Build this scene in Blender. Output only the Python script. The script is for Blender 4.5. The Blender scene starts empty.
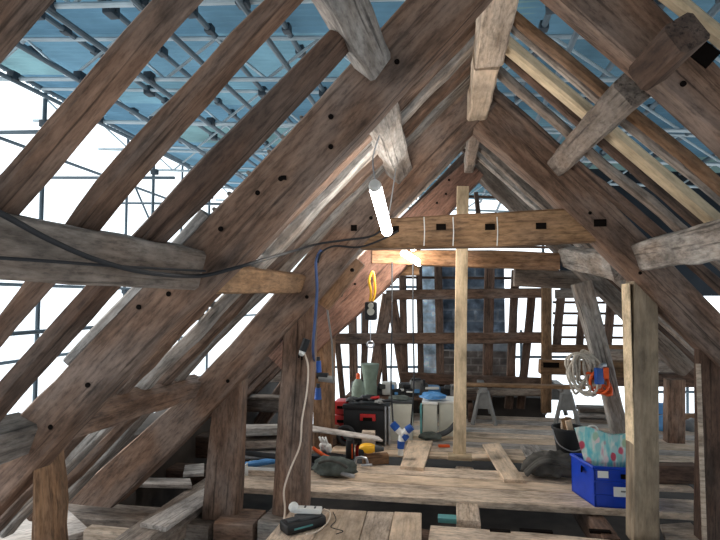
import bpy, bmesh, math, random
from mathutils import Vector as V, Matrix, noise

random.seed(7)
scn = bpy.context.scene
COL = scn.collection
EYE = 1.55
F = 530.0
TH = math.atan(85 / F)      # the camera is turned a little to the left of the building's long axis (+Y)
PH = math.atan(30 / F)      # and a little upwards


# ------------------------------------------------------------------ measuring
def ray(px, py):
    x = (px - 360) / F; y = (270 - py) / F
    v = (x, math.cos(PH) - y * math.sin(PH), math.sin(PH) + y * math.cos(PH))
    c, s = math.cos(TH), math.sin(TH)
    return V((c * v[0] - s * v[1], s * v[0] + c * v[1], v[2]))

def P(px, py, Y):
    """point of the truss plane standing at depth Y"""
    r = ray(px, py)
    return V((0, 0, EYE)) + r * (Y / r.y)

def G(px, py, z=0.0):
    """point of the level surface at height z"""
    r = ray(px, py)
    return V((0, 0, EYE)) + r * ((z - EYE) / r.z)


# ------------------------------------------------------------------ materials
def nt(name):
    m = bpy.data.materials.new(name); m.use_nodes = True
    t = m.node_tree; t.nodes.clear()
    out = t.nodes.new('ShaderNodeOutputMaterial')
    return m, t, out

def ramp(t, stops):
    r = t.nodes.new('ShaderNodeValToRGB')
    e = r.color_ramp.elements
    while len(e) < len(stops): e.new(0.5)
    for k, (p, c) in enumerate(stops):
        e[k].position = p
        e[k].color = (c[0], c[1], c[2], 1) if hasattr(c, '__len__') else (c, c, c, 1)
    return r

def mixc(t, mode, fac, a, b):
    n = t.nodes.new('ShaderNodeMix'); n.data_type = 'RGBA'; n.blend_type = mode
    for s, v in ((0, fac), (6, a), (7, b)):
        if hasattr(v, 'is_output'): t.links.new(v, n.inputs[s])
        elif s == 0: n.inputs[0].default_value = v
        else: n.inputs[s].default_value = (v[0], v[1], v[2], 1)
    return n.outputs[2]

def wood(name, dark, mid, light, blotch=None, blotch_amt=0.5, rough=0.8, crack=0.6, grain=1.0, bump=0.55):
    m, t, out = nt(name)
    L = t.links.new
    tc = t.nodes.new('ShaderNodeTexCoord'); oi = t.nodes.new('ShaderNodeObjectInfo')
    mul = t.nodes.new('ShaderNodeMath'); mul.operation = 'MULTIPLY'; mul.inputs[1].default_value = 40
    L(oi.outputs['Random'], mul.inputs[0])
    add = t.nodes.new('ShaderNodeVectorMath'); add.operation = 'ADD'
    L(tc.outputs['Object'], add.inputs[0]); L(mul.outputs[0], add.inputs[1])
    def stretched(sx, sy):
        v = t.nodes.new('ShaderNodeVectorMath'); v.operation = 'MULTIPLY'; v.inputs[1].default_value = (sx, sy, sy)
        L(add.outputs[0], v.inputs[0]); return v.outputs[0]
    n1 = t.nodes.new('ShaderNodeTexNoise'); n1.inputs['Scale'].default_value = 1
    n1.inputs['Detail'].default_value = 7; n1.inputs['Roughness'].default_value = 0.65; n1.inputs['Distortion'].default_value = 0.5
    L(stretched(3.2 * grain, 24 * grain), n1.inputs['Vector'])
    r1 = ramp(t, [(0.22, dark), (0.5, mid), (0.86, light)]); L(n1.outputs['Fac'], r1.inputs[0])
    col = r1.outputs[0]
    n2 = t.nodes.new('ShaderNodeTexNoise'); n2.inputs['Scale'].default_value = 1; n2.inputs['Detail'].default_value = 5
    L(stretched(2.2, 5), n2.inputs['Vector'])
    if blotch:
        r2 = ramp(t, [(0.42, 0.0), (0.62, blotch_amt)]); L(n2.outputs['Fac'], r2.inputs[0])
        col = mixc(t, 'MIX', r2.outputs[0], col, blotch)
    n3 = t.nodes.new('ShaderNodeTexNoise'); n3.inputs['Scale'].default_value = 1; n3.inputs['Detail'].default_value = 3
    L(stretched(1.4, 50), n3.inputs['Vector'])
    r3 = ramp(t, [(0.30, 1 - crack), (0.42, 1.0)]); L(n3.outputs['Fac'], r3.inputs[0])
    col = mixc(t, 'MULTIPLY', 1.0, col, r3.outputs[0])
    n4 = t.nodes.new('ShaderNodeTexNoise'); n4.inputs['Scale'].default_value = 1; n4.inputs['Detail'].default_value = 6; n4.inputs['Roughness'].default_value = .6
    L(stretched(3.0, 7), n4.inputs['Vector'])
    r4 = ramp(t, [(0.3, 0.45), (0.5, .95), (0.72, 1.25)]); L(n4.outputs['Fac'], r4.inputs[0])
    col = mixc(t, 'MULTIPLY', 1.0, col, r4.outputs[0])
    n5 = t.nodes.new('ShaderNodeTexNoise'); n5.inputs['Scale'].default_value = 1; n5.inputs['Detail'].default_value = 4; n5.inputs['Roughness'].default_value = .7
    L(stretched(14, 55), n5.inputs['Vector'])
    r5 = ramp(t, [(0.34, 0.60), (0.5, 1.0), (0.68, 1.22)]); L(n5.outputs['Fac'], r5.inputs[0])
    col = mixc(t, 'MULTIPLY', 1.0 if crack > .3 else .4, col, r5.outputs[0])
    mr = t.nodes.new('ShaderNodeMapRange'); mr.inputs['To Min'].default_value = 0.8; mr.inputs['To Max'].default_value = 1.22
    L(oi.outputs['Random'], mr.inputs['Value'])
    col = mixc(t, 'MULTIPLY', 1.0, col, mr.outputs[0])
    b = t.nodes.new('ShaderNodeBsdfPrincipled'); b.inputs['Roughness'].default_value = rough
    b.inputs['Specular IOR Level'].default_value = 0.25
    L(col, b.inputs['Base Color'])
    bm_ = t.nodes.new('ShaderNodeBump'); bm_.inputs['Strength'].default_value = bump; bm_.inputs['Distance'].default_value = 0.01
    h = t.nodes.new('ShaderNodeMath'); h.operation = 'ADD'
    L(n1.outputs['Fac'], h.inputs[0]); L(r3.outputs[0], h.inputs[1]); L(h.outputs[0], bm_.inputs['Height'])
    L(bm_.outputs[0], b.inputs['Normal']); L(b.outputs[0], out.inputs[0])
    return m

def plain(name, c, rough=0.5, metal=0.0, var=0.25, scale=12.0, emit=None, spec=0.4):
    m, t, out = nt(name)
    L = t.links.new
    b = t.nodes.new('ShaderNodeBsdfPrincipled')
    b.inputs['Roughness'].default_value = rough; b.inputs['Metallic'].default_value = metal
    b.inputs['Specular IOR Level'].default_value = spec
    tc = t.nodes.new('ShaderNodeTexCoord')
    n = t.nodes.new('ShaderNodeTexNoise'); n.inputs['Scale'].default_value = scale; n.inputs['Detail'].default_value = 4
    L(tc.outputs['Object'], n.inputs['Vector'])
    r = ramp(t, [(0.3, 1 - var), (0.7, 1 + var * 0.5)]); L(n.outputs['Fac'], r.inputs[0])
    L(mixc(t, 'MULTIPLY', 1.0, c, r.outputs[0]), b.inputs['Base Color'])
    if emit:
        b.inputs['Emission Color'].default_value = (*emit[0], 1); b.inputs['Emission Strength'].default_value = emit[1]
    L(b.outputs[0], out.inputs[0])
    return m

M = {}
M['oak'] = wood('oak_brown', (.085, .046, .030), (.185, .108, .072), (.29, .185, .13), (.20, .165, .145), .5)
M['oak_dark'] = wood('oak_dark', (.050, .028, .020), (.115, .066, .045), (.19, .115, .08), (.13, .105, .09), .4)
M['oak_orange'] = wood('oak_orange', (.12, .058, .028), (.27, .145, .075), (.40, .25, .15), (.22, .15, .11), .4)
M['oak_red'] = wood('oak_red', (.12, .058, .038), (.22, .115, .08), (.32, .19, .14), (.17, .10, .08), .4)
M['oak_grey'] = wood('oak_grey', (.11, .085, .07), (.235, .195, .165), (.36, .315, .275), (.20, .135, .095), .45)
M['weathered'] = wood('weathered', (.13, .115, .105), (.30, .275, .25), (.47, .44, .41), (.27, .18, .12), .45, crack=.7)
M['collar'] = wood('oak_collar', (.13, .07, .034), (.26, .15, .078), (.36, .225, .125), (.20, .13, .085), .4, crack=.35)
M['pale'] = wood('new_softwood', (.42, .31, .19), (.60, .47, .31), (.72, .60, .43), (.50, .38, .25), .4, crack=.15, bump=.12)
M['pale_shaded'] = wood('shaded_softwood', (.16, .12, .08), (.25, .195, .135), (.33, .27, .2), (.12, .09, .065), .5, crack=.3, bump=.15)  # softwood darkened to stand for the shaded front of the right prop
M['board'] = wood('deck_board', (.40, .29, .20), (.60, .47, .36), (.72, .60, .48), (.50, .41, .34), .5, crack=.35, bump=.15)
M['board_warm'] = wood('deck_board_warm', (.45, .32, .21), (.66, .50, .36), (.76, .62, .48), (.56, .45, .36), .4, crack=.3, bump=.15)
M['board_grey'] = wood('grey_board', (.27, .23, .20), (.45, .41, .38), (.58, .54, .51), (.38, .32, .27), .4, crack=.4, bump=.15)
M['hole'] = plain('hole_black', (.008, .006, .005), .95, spec=.05)
M['black'] = plain('black_plastic', (.012, .013, .015), .5)
M['rubber'] = plain('black_rubber', (.018, .019, .022), .65)
M['dark_grey'] = plain('dark_grey', (.06, .065, .07), .6)
M['grey'] = plain('mid_grey', (.22, .22, .215), .6)
M['white'] = plain('white_plastic', (.78, .78, .75), .4, var=.08)
M['cream'] = plain('cream_board', (.62, .62, .54), .6, var=.15, scale=5)
M['cream_wire'] = plain('cream_flex', (.75, .63, .52), .5, var=.1)
M['blue'] = plain('blue_plastic', (.005, .045, .42), .35, var=.15)
M['blue_plug'] = plain('blue_plug', (.012, .075, .33), .4, var=.15)
M['blue_wire'] = plain('blue_flex', (.05, .09, .22), .5, var=.2)
M['blue_pale'] = plain('pale_blue', (.10, .30, .62), .45, var=.2)
M['teal'] = plain('teal_paint', (.10, .32, .33), .6)
M['red'] = plain('red_plastic', (.50, .02, .02), .4)
M['orange'] = plain('orange_webbing', (.75, .10, .015), .55)
M['yellow'] = plain('yellow_plastic', (.85, .45, .02), .45, var=.12)
M['green_grey'] = plain('grey_green_cloth', (.085, .10, .09), .9, var=.5, scale=14)
M['green'] = plain('pale_green_paint', (.20, .26, .21), .5)
M['steel'] = plain('steel', (.45, .47, .50), .35, .8)
M['rope'] = plain('rope_cream', (.52, .47, .40), .9, var=.3, scale=40)
M['cloth_dark'] = plain('dark_cloth', (.085, .08, .072), .95, var=.6, scale=9)
M['gal'] = plain('galvanised_tube', (.10, .14, .17), .55, .3, var=.3, scale=5)
M['gal_light'] = plain('galvanised_light', (.42, .50, .54), .5, .3, var=.2, scale=5)
M['coupler'] = plain('coupler_steel', (.04, .055, .07), .6, .3)
M['lead'] = plain('lead_sheet', (.34, .37, .41), .6, var=.3)
M['netting'] = plain('dark_sheeting', (.010, .016, .024), .8, var=.5, scale=2)
M['under'] = plain('dusty_underfloor', (.045, .036, .030), .95, var=.5, scale=4)
M['tube_light'] = plain('lit_tube', (1, 1, 1), .4, var=0, emit=((1, .97, .92), 22.0))
M['tube_light_far'] = plain('lit_tube_warm', (1, 1, 1), .4, var=0, emit=((1, .93, .82), 22.0))
M['skin_red'] = plain('red_paint', (.42, .03, .03), .45)


def stone_mat(name, a, b, mortar, sc):
    m, t, out = nt(name); L = t.links.new
    tc = t.nodes.new('ShaderNodeTexCoord')
    sx = t.nodes.new('ShaderNodeSeparateXYZ'); cx = t.nodes.new('ShaderNodeCombineXYZ')
    ad = t.nodes.new('ShaderNodeMath'); ad.operation = 'ADD'
    L(tc.outputs['Object'], sx.inputs[0]); L(sx.outputs['X'], ad.inputs[0]); L(sx.outputs['Y'], ad.inputs[1])
    L(ad.outputs[0], cx.inputs['X']); L(sx.outputs['Z'], cx.inputs['Y'])
    br = t.nodes.new('ShaderNodeTexBrick'); br.inputs['Scale'].default_value = sc
    br.inputs['Color1'].default_value = (*a, 1); br.inputs['Color2'].default_value = (*b, 1); br.inputs['Mortar'].default_value = (*mortar, 1)
    br.inputs['Mortar Size'].default_value = .03; br.inputs['Brick Width'].default_value = .55; br.inputs['Row Height'].default_value = .28
    L(cx.outputs[0], br.inputs['Vector'])
    n = t.nodes.new('ShaderNodeTexNoise'); n.inputs['Scale'].default_value = 7; n.inputs['Detail'].default_value = 6
    L(tc.outputs['Object'], n.inputs['Vector'])
    r = ramp(t, [(.35, .45), (.6, 1.1), (.72, 2.2)]); L(n.outputs['Fac'], r.inputs[0])
    b_ = t.nodes.new('ShaderNodeBsdfPrincipled'); b_.inputs['Roughness'].default_value = .9
    L(mixc(t, 'MULTIPLY', 1.0, br.outputs['Color'], r.outputs[0]), b_.inputs['Base Color'])
    L(b_.outputs[0], out.inputs[0]); return m
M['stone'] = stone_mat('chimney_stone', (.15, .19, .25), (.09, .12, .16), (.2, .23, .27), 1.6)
M['stone_lit'] = stone_mat('chimney_stone_lit', (.62, .78, .92), (.5, .68, .86), (.7, .8, .9), 1.6)  # chimney stone again, with blue sky light put into its colour
M['slate_stone'] = stone_mat('coursed_stone', (.22, .18, .16), (.14, .12, .11), (.28, .25, .23), 2.6)


def sheet_mat():
    m, t, out = nt('blue_lit_roof_sheet'); L = t.links.new
    tc = t.nodes.new('ShaderNodeTexCoord')
    v = t.nodes.new('ShaderNodeVectorMath'); v.operation = 'MULTIPLY'; v.inputs[1].default_value = (1 / 2.4, 1 / 1.02, 0)
    f = t.nodes.new('ShaderNodeVectorMath'); f.operation = 'FLOOR'
    L(tc.outputs['Object'], v.inputs[0]); L(v.outputs[0], f.inputs[0])
    w = t.nodes.new('ShaderNodeTexWhiteNoise'); L(f.outputs[0], w.inputs['Vector'])
    r = ramp(t, [(0, (.10, .20, .28)), (.45, (.15, .28, .37)), (.8, (.19, .34, .41)), (1, (.20, .31, .29))])
    L(w.outputs['Value'], r.inputs[0])
    n = t.nodes.new('ShaderNodeTexNoise'); n.inputs['Scale'].default_value = 1.1; n.inputs['Detail'].default_value = 5
    L(tc.outputs['Object'], n.inputs['Vector'])
    r2 = ramp(t, [(.3, .6), (.7, 1.15)]); L(n.outputs['Fac'], r2.inputs[0])
    c = mixc(t, 'MULTIPLY', 1.0, r.outputs[0], r2.outputs[0])
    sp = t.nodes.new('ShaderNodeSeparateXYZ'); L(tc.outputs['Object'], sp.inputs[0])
    mr = t.nodes.new('ShaderNodeMapRange'); mr.inputs['From Min'].default_value = -4; mr.inputs['From Max'].default_value = 1.5  # daylight fading from the left eave, painted into the sheet colour
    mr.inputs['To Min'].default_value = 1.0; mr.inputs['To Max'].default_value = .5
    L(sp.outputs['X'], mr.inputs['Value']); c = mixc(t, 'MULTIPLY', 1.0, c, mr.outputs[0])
    d = t.nodes.new('ShaderNodeBsdfDiffuse'); tr = t.nodes.new('ShaderNodeBsdfTranslucent')
    L(c, d.inputs['Color']); L(c, tr.inputs['Color'])
    mx = t.nodes.new('ShaderNodeMixShader'); mx.inputs[0].default_value = .36
    L(d.outputs[0], mx.inputs[1]); L(tr.outputs[0], mx.inputs[2]); L(mx.outputs[0], out.inputs[0])
    return m
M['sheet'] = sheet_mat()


def bag_mat():
    m, t, out = nt('printed_bag'); L = t.links.new
    tc = t.nodes.new('ShaderNodeTexCoord')
    s2 = t.nodes.new('ShaderNodeVectorMath'); s2.operation = 'MULTIPLY'; s2.inputs[1].default_value = (1, 1, .62)
    L(tc.outputs['Object'], s2.inputs[0])
    v1 = t.nodes.new('ShaderNodeTexVoronoi'); v1.inputs['Scale'].default_value = 19
    L(s2.outputs[0], v1.inputs['Vector'])
    r1 = ramp(t, [(.36, 1.0), (.50, 0.0)]); L(v1.outputs['Distance'], r1.inputs[0])
    sc = t.nodes.new('ShaderNodeVectorMath'); sc.operation = 'MULTIPLY'; sc.inputs[1].default_value = (1, 1, .22)
    L(tc.outputs['Object'], sc.inputs[0])
    n = t.nodes.new('ShaderNodeTexNoise'); n.inputs['Scale'].default_value = 24; n.inputs['Detail'].default_value = 3
    L(sc.outputs[0], n.inputs['Vector'])
    r2 = ramp(t, [(.34, (.10, .50, .58)), (.48, (.32, .68, .66)), (.58, (.75, .80, .74)), (.68, (.70, .45, .50))]); L(n.outputs['Fac'], r2.inputs[0])
    r3 = ramp(t, [(.0, (.55, .02, .06)), (.35, (.62, .10, .16)), (.55, (.80, .72, .70)), (.8, (.30, .62, .62)), (1.0, (.55, .55, .12))]); L(v1.outputs['Color'], r3.inputs[0])
    b = t.nodes.new('ShaderNodeBsdfPrincipled'); b.inputs['Roughness'].default_value = .35
    L(mixc(t, 'MIX', r1.outputs[0], r2.outputs[0], r3.outputs[0]), b.inputs['Base Color']); L(b.outputs[0], out.inputs[0])
    return m
M['bag'] = bag_mat()


# ------------------------------------------------------------------ building
def tag(o, label, cat, group=None, kind='thing'):
    o['label'] = label; o['category'] = cat; o['kind'] = kind
    if group: o['group'] = group
    return o

WM = {}
def link(name, verts, faces, mat, parent=None, mat_world=None, smooth=True, angle=35):
    """one mesh object from world-space vertices; mat_world gives its own axes"""
    if mat_world is None:
        lo = V((min(v[i] for v in verts) for i in range(3))); hi = V((max(v[i] for v in verts) for i in range(3)))
        mat_world = Matrix.Translation(((lo.x + hi.x) / 2, (lo.y + hi.y) / 2, lo.z))
    inv = mat_world.inverted()
    me = bpy.data.meshes.new(name)
    me.from_pydata([inv @ V(v) for v in verts], [], faces); me.validate()
    bm = bmesh.new(); bm.from_mesh(me); bmesh.ops.recalc_face_normals(bm, faces=bm.faces); bm.to_mesh(me); bm.free()
    if smooth:
        me.shade_smooth(); me.set_sharp_from_angle(angle=math.radians(angle))
    me.materials.append(M[mat] if isinstance(mat, str) else mat)
    o = bpy.data.objects.new(name, me); COL.objects.link(o)
    if parent is not None:
        o.parent = parent; o.matrix_basis = WM[parent.name].inverted() @ mat_world
    else:
        o.matrix_basis = mat_world
    WM[o.name] = mat_world
    return o

def empty(name, loc, label, cat, group=None):
    o = bpy.data.objects.new(name, None); COL.objects.link(o)
    o.location = loc; o.empty_display_size = .1
    WM[o.name] = Matrix.Translation(loc)
    return tag(o, label, cat, group)

class MB:
    def __init__(self): self.v = []; self.f = []
    def add(self, vs, fs):
        b = len(self.v); self.v += [V(x) for x in vs]; self.f += [tuple(b + i for i in f) for f in fs]; return self
    def box(self, c, s, R=None, bev=0.0):
        bm = bmesh.new(); bmesh.ops.create_cube(bm, size=1)
        for v in bm.verts: v.co = V((v.co.x * s[0], v.co.y * s[1], v.co.z * s[2]))
        if bev: bmesh.ops.bevel(bm, geom=bm.edges[:], offset=bev, segments=2, affect='EDGES', profile=.6)
        bm.verts.index_update()
        vs = [(R @ v.co if R else v.co) + V(c) for v in bm.verts]
        fs = [[v.index for v in f.verts] for f in bm.faces]; bm.free()
        return self.add(vs, fs)
    def cyl(self, p0, p1, r0, r1=None, n=12):
        r1 = r0 if r1 is None else r1
        p0, p1 = V(p0), V(p1); d = (p1 - p0).normalized()
        a = d.orthogonal().normalized(); b = d.cross(a)
        vs = []
        for p, r in ((p0, r0), (p1, r1)):
            for k in range(n):
                t = 2 * math.pi * k / n; vs.append(p + a * (r * math.cos(t)) + b * (r * math.sin(t)))
        fs = [(k, (k + 1) % n, n + (k + 1) % n, n + k) for k in range(n)] + [tuple(range(n)), tuple(range(n, 2 * n))]
        return self.add(vs, fs)
    def tube(self, pts, r, n=8, sub=6):
        pts = [V(p) for p in pts]
        if len(pts) > 2 and sub > 1:
            q = []
            for i in range(len(pts) - 1):
                p0 = pts[max(i - 1, 0)]; p1 = pts[i]; p2 = pts[i + 1]; p3 = pts[min(i + 2, len(pts) - 1)]
                for k in range(sub):
                    t = k / sub
                    q.append(.5 * ((2 * p1) + (p2 - p0) * t + (2 * p0 - 5 * p1 + 4 * p2 - p3) * t * t + (3 * p1 - p0 - 3 * p2 + p3) * t ** 3))
            q.append(pts[-1]); pts = q
        vs = []; a = None
        for i, p in enumerate(pts):
            d = (pts[min(i + 1, len(pts) - 1)] - pts[max(i - 1, 0)]).normalized()
            a = d.orthogonal().normalized() if a is None else (a - d * a.dot(d)).normalized()
            b = d.cross(a)
            for k in range(n):
                t = 2 * math.pi * k / n; vs.append(p + (a * math.cos(t) + b * math.sin(t)) * r)
        fs = []
        for i in range(len(pts) - 1):
            for k in range(n):
                fs.append((i * n + k, i * n + (k + 1) % n, (i + 1) * n + (k + 1) % n, (i + 1) * n + k))
        m = (len(pts) - 1) * n
        fs += [tuple(range(n)), tuple(range(m, m + n))]
        return self.add(vs, fs)
    def lathe(self, o, prof, n=20):
        o = V(o); vs = []
        for r, z in prof:
            for k in range(n):
                t = 2 * math.pi * k / n; vs.append(o + V((r * math.cos(t), r * math.sin(t), z)))
        fs = []
        for i in range(len(prof) - 1):
            for k in range(n):
                fs.append((i * n + k, i * n + (k + 1) % n, (i + 1) * n + (k + 1) % n, (i + 1) * n + k))
        m = (len(prof) - 1) * n
        fs += [tuple(range(n)), tuple(range(m, m + n))]
        return self.add(vs, fs)
    def torus(self, c, ax, R, r, n=20, m=8):
        ax = V(ax).normalized(); a = ax.orthogonal().normalized(); b = ax.cross(a); c = V(c)
        vs = []
        for i in range(n):
            t = 2 * math.pi * i / n; d = a * math.cos(t) + b * math.sin(t)
            for k in range(m):
                u = 2 * math.pi * k / m; vs.append(c + d * (R + r * math.cos(u)) + ax * (r * math.sin(u)))
        fs = [(i * m + k, i * m + (k + 1) % m, ((i + 1) % n) * m + (k + 1) % m, ((i + 1) % n) * m + k) for i in range(n) for k in range(m)]
        return self.add(vs, fs)
    def blob(self, c, s, amp=.25, fr=4.0, R=None, sub=3, flat=True, seed=0):
        bm = bmesh.new(); bmesh.ops.create_icosphere(bm, subdivisions=sub, radius=1)
        bm.verts.index_update(); vs = []
        for v in bm.verts:
            d = v.co.copy(); k = 1 + amp * noise.noise(d * fr * .5 + V((seed, seed * 2.3, 1.7))) + amp * .5 * noise.noise(d * fr * 1.3 + V((3, seed, 8)))
            p = V((d.x * s[0] * k, d.y * s[1] * k, d.z * s[2] * k))
            if flat and p.z < -s[2] * .45: p.z = -s[2] * .45
            vs.append((R @ p if R else p) + V(c))
        fs = [[v.index for v in f.verts] for f in bm.faces]; bm.free()
        return self.add(vs, fs)
    def build(self, name, mat, parent=None, mw=None, angle=35):
        return link(name, self.v, self.f, mat, parent, mw, angle=angle)


def loft_wood(name, secs, mat, parent=None, rough=.006, ch=.012, step=.11, ragged=0.0):
    """timber through sections of four corners (outer-front, inner-front, inner-back, outer-back); its X axis runs along the grain"""
    mids = [sum(s, V()) / 4 for s in secs]
    x = (mids[-1] - mids[0]).normalized()
    y = (secs[0][2] - secs[0][1]); y = (y - x * y.dot(x)).normalized(); z = x.cross(y)
    c = sum(mids, V()) / len(mids)
    mw = Matrix.Translation(c) @ Matrix(((x.x, y.x, z.x), (x.y, y.y, z.y), (x.z, y.z, z.z))).to_4x4()
    # length-wise resample
    dist = [0.0]
    for a, b in zip(mids, mids[1:]): dist.append(dist[-1] + (b - a).length)
    n = max(3, min(60, int(dist[-1] / step) + 1))
    sd = V((random.random() * 50, random.random() * 50, random.random() * 50))
    verts = []
    for i in range(n + 1):
        t = dist[-1] * i / n; k = 0
        while k < len(dist) - 2 and dist[k + 1] < t: k += 1
        u = (t - dist[k]) / max(dist[k + 1] - dist[k], 1e-6)
        q = [a.lerp(b, u) for a, b in zip(secs[k], secs[k + 1])]
        for j in range(4):
            a, p, b = q[j - 1], q[j], q[(j + 1) % 4]
            la, lb = (a - p).length, (b - p).length
            cc = min(ch, la * .3, lb * .3)
            cc *= 1 + .8 * noise.noise(p * 2.1 + sd)
            for w in (p + (a - p).normalized() * cc, p + (b - p).normalized() * cc, (p + b) / 2):
                d = noise.noise_vector(w * 2.6 + sd) * rough + noise.noise_vector(w * 9 + sd) * rough * .4
                if ragged: d += noise.noise_vector(w * 5 + sd) * ragged
                verts.append(w + d - x * d.dot(x) * .6)
    R = 12
    faces = [(i * R + k, i * R + (k + 1) % R, (i + 1) * R + (k + 1) % R, (i + 1) * R + k) for i in range(n) for k in range(R)]
    faces += [tuple(range(R)), tuple(range(n * R, n * R + R))]
    return link(name, verts, faces, mat, parent, mw, angle=28)

def along(pl, ax, t):
    ts = [(p[0] * ax[0] + p[1] * ax[1]) for p in pl]
    k = 0
    while k < len(pl) - 2 and ts[k + 1] < t: k += 1
    u = (t - ts[k]) / (ts[k + 1] - ts[k])
    return (pl[k][0] + (pl[k + 1][0] - pl[k][0]) * u, pl[k][1] + (pl[k + 1][1] - pl[k][1]) * u)

def face_timber(name, top, bot, Y, depth, mat, label=None, cat=None, group=None, ns=9, cut=True, back=False, **kw):
    """timber lying in the truss plane at depth Y, from the measured run of its two visible edges"""
    a = V(((top[-1][0] + bot[-1][0] - top[0][0] - bot[0][0]), (top[-1][1] + bot[-1][1] - top[0][1] - bot[0][1]))).normalized()
    pr = lambda p: p[0] * a.x + p[1] * a.y
    t0 = (pr(top[0]) + pr(bot[0])) / 2; t1 = (pr(top[-1]) + pr(bot[-1])) / 2
    secs = []
    for i in range(ns):
        u = i / (ns - 1)
        if cut: tt = tb = t0 + (t1 - t0) * u
        else:
            tt = pr(top[0]) + (pr(top[-1]) - pr(top[0])) * u; tb = pr(bot[0]) + (pr(bot[-1]) - pr(bot[0])) * u
        d = V((0, depth, 0))
        p = P(*along(top, a, tt), Y); q = P(*along(bot, a, tb), Y + depth) - d if back else P(*along(bot, a, tb), Y)
        secs.append([p, q, q + d, p + d])
    o = loft_wood(name, secs, mat, **kw)
    if label: tag(o, label, cat, group)
    return o

def bar(name, p0, p1, w, h, mat, label=None, cat=None, group=None, roll=0.0, bend=0.0, taper=1.0, **kw):
    """straight timber between two points; w sideways, h upwards, rolled about its length"""
    p0, p1 = V(p0), V(p1); x = (p1 - p0).normalized()
    up = V((0, 0, 1)) if abs(x.z) < .9 else V((0, -1, 0))
    s = x.cross(up).normalized(); u = s.cross(x)
    R = Matrix.Rotation(roll, 3, x); s = R @ s; u = R @ u
    secs = []
    for i in range(5):
        t = i / 4; c = p0.lerp(p1, t) + u * (bend * math.sin(math.pi * t)); k = 1 + (taper - 1) * t
        secs.append([c - s * w / 2 * k + u * h / 2 * k, c - s * w / 2 * k - u * h / 2 * k, c + s * w / 2 * k - u * h / 2 * k, c + s * w / 2 * k + u * h / 2 * k])
    o = loft_wood(name, secs, mat, **kw)
    if label: tag(o, label, cat, group)
    return o

def peg_hole(o, px, py, Y, r=.014):
    p = P(px, py, Y)
    MB().cyl(p + V((0, -.006, 0)), p + V((0, .02, 0)), r, n=14).build('peg_hole', 'hole', o)

def mortise(o, px, py, Y, w, h):
    p = P(px, py, Y)
    MB().box(p + V((0, .004, 0)), (w, .022, h)).build('mortise', 'hole', o)


# ------------------------------------------------------------------ the trusses
DA, DB, DC = 2.13, 3.9, 5.45
pr = 'principal rafter'
A_l = face_timber('principal_rafter', [(-70, 500), (20, 413), (67, 367), (143, 280), (242, 180), (343, 70), (397, 10), (470, -75)],
                  [(-60, 580), (0, 520), (147, 360), (240, 270), (337, 170), (440, 58), (520, -30)], DA, .13, 'oak',
                  'huge brown oak principal rafter of the nearest truss, rising from lower left', pr, rough=.008, back=True)
for q in [(281, 179), (331, 117), (397, 62), (258, 193), (221, 229), (169, 294), (139, 307), (88, 385), (51, 427), (331, 147)]:
    peg_hole(A_l, *q, DA, .011)
mortise(A_l, 284, 178, DA, .022, .018)
A_r = face_timber('principal_rafter', [(590, -70), (690, 38), (720, 66), (800, 145)], [(505, -28), (537, 0), (641, 90), (720, 160), (800, 234)],
                  DA, .13, 'oak', 'broad oak principal rafter of the nearest truss at upper right, purlin end through it', pr, rough=.008, back=True)
for q in [(665, 62), (683, 84)]: peg_hole(A_r, *q, DA, .011)
B_l = face_timber('principal_rafter', [(62, 503), (173, 404), (197, 383), (300, 262), (400, 140), (420, 117), (468, 79), (492, 62)],
                  [(112, 508), (203, 420), (240, 380), (315, 300), (360, 248), (420, 183), (474, 127), (500, 100)], DB - .05, .2, 'oak',
                  'brown oak principal rafter of the second truss, left leg running behind the hanging tube light', pr, cut=False)
for q in [(228, 381), (307, 297), (371, 218), (352, 270), (447, 96)]: peg_hole(B_l, *q, DB - .05, .014)
mortise(B_l, 354, 228, DB - .05, .045, .045)
B_r = face_timber('principal_rafter', [(484, 78), (545, 137), (570, 160), (637, 227), (720, 312), (790, 384)],
                  [(474, 128), (518, 163), (564, 208), (628, 272), (695, 339), (768, 413)], DB - .04, .2, 'oak',
                  'brown oak principal rafter of the second truss sloping down over the pale timber prop', pr)
peg_hole(B_r, 590, 213, DB - .04, .012); peg_hole(B_r, 640, 273, DB - .04, .012); mortise(B_r, 600, 223, DB - .04, .08, .05)
C_l = face_timber('principal_rafter', [(262, 362), (300, 310), (360, 255), (420, 200), (470, 157)],
                  [(296, 372), (333, 337), (367, 306), (397, 278), (445, 216), (482, 178)], DC, .17, 'oak_red',
                  'reddish oak principal rafter of the third truss, left leg seen beneath the collar', pr)
for q in [(449, 180), (446, 194), (437, 203), (355, 284)]: peg_hole(C_l, *q, DC, .012)
C_r = face_timber('principal_rafter', [(476, 152), (530, 205), (600, 272), (690, 360)], [(478, 176), (515, 212), (560, 254), (640, 332), (690, 382)],
                  DC + .01, .2, 'oak_grey', 'grey oak principal rafter of the third truss, right leg half hidden by the second truss', pr)

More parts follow.
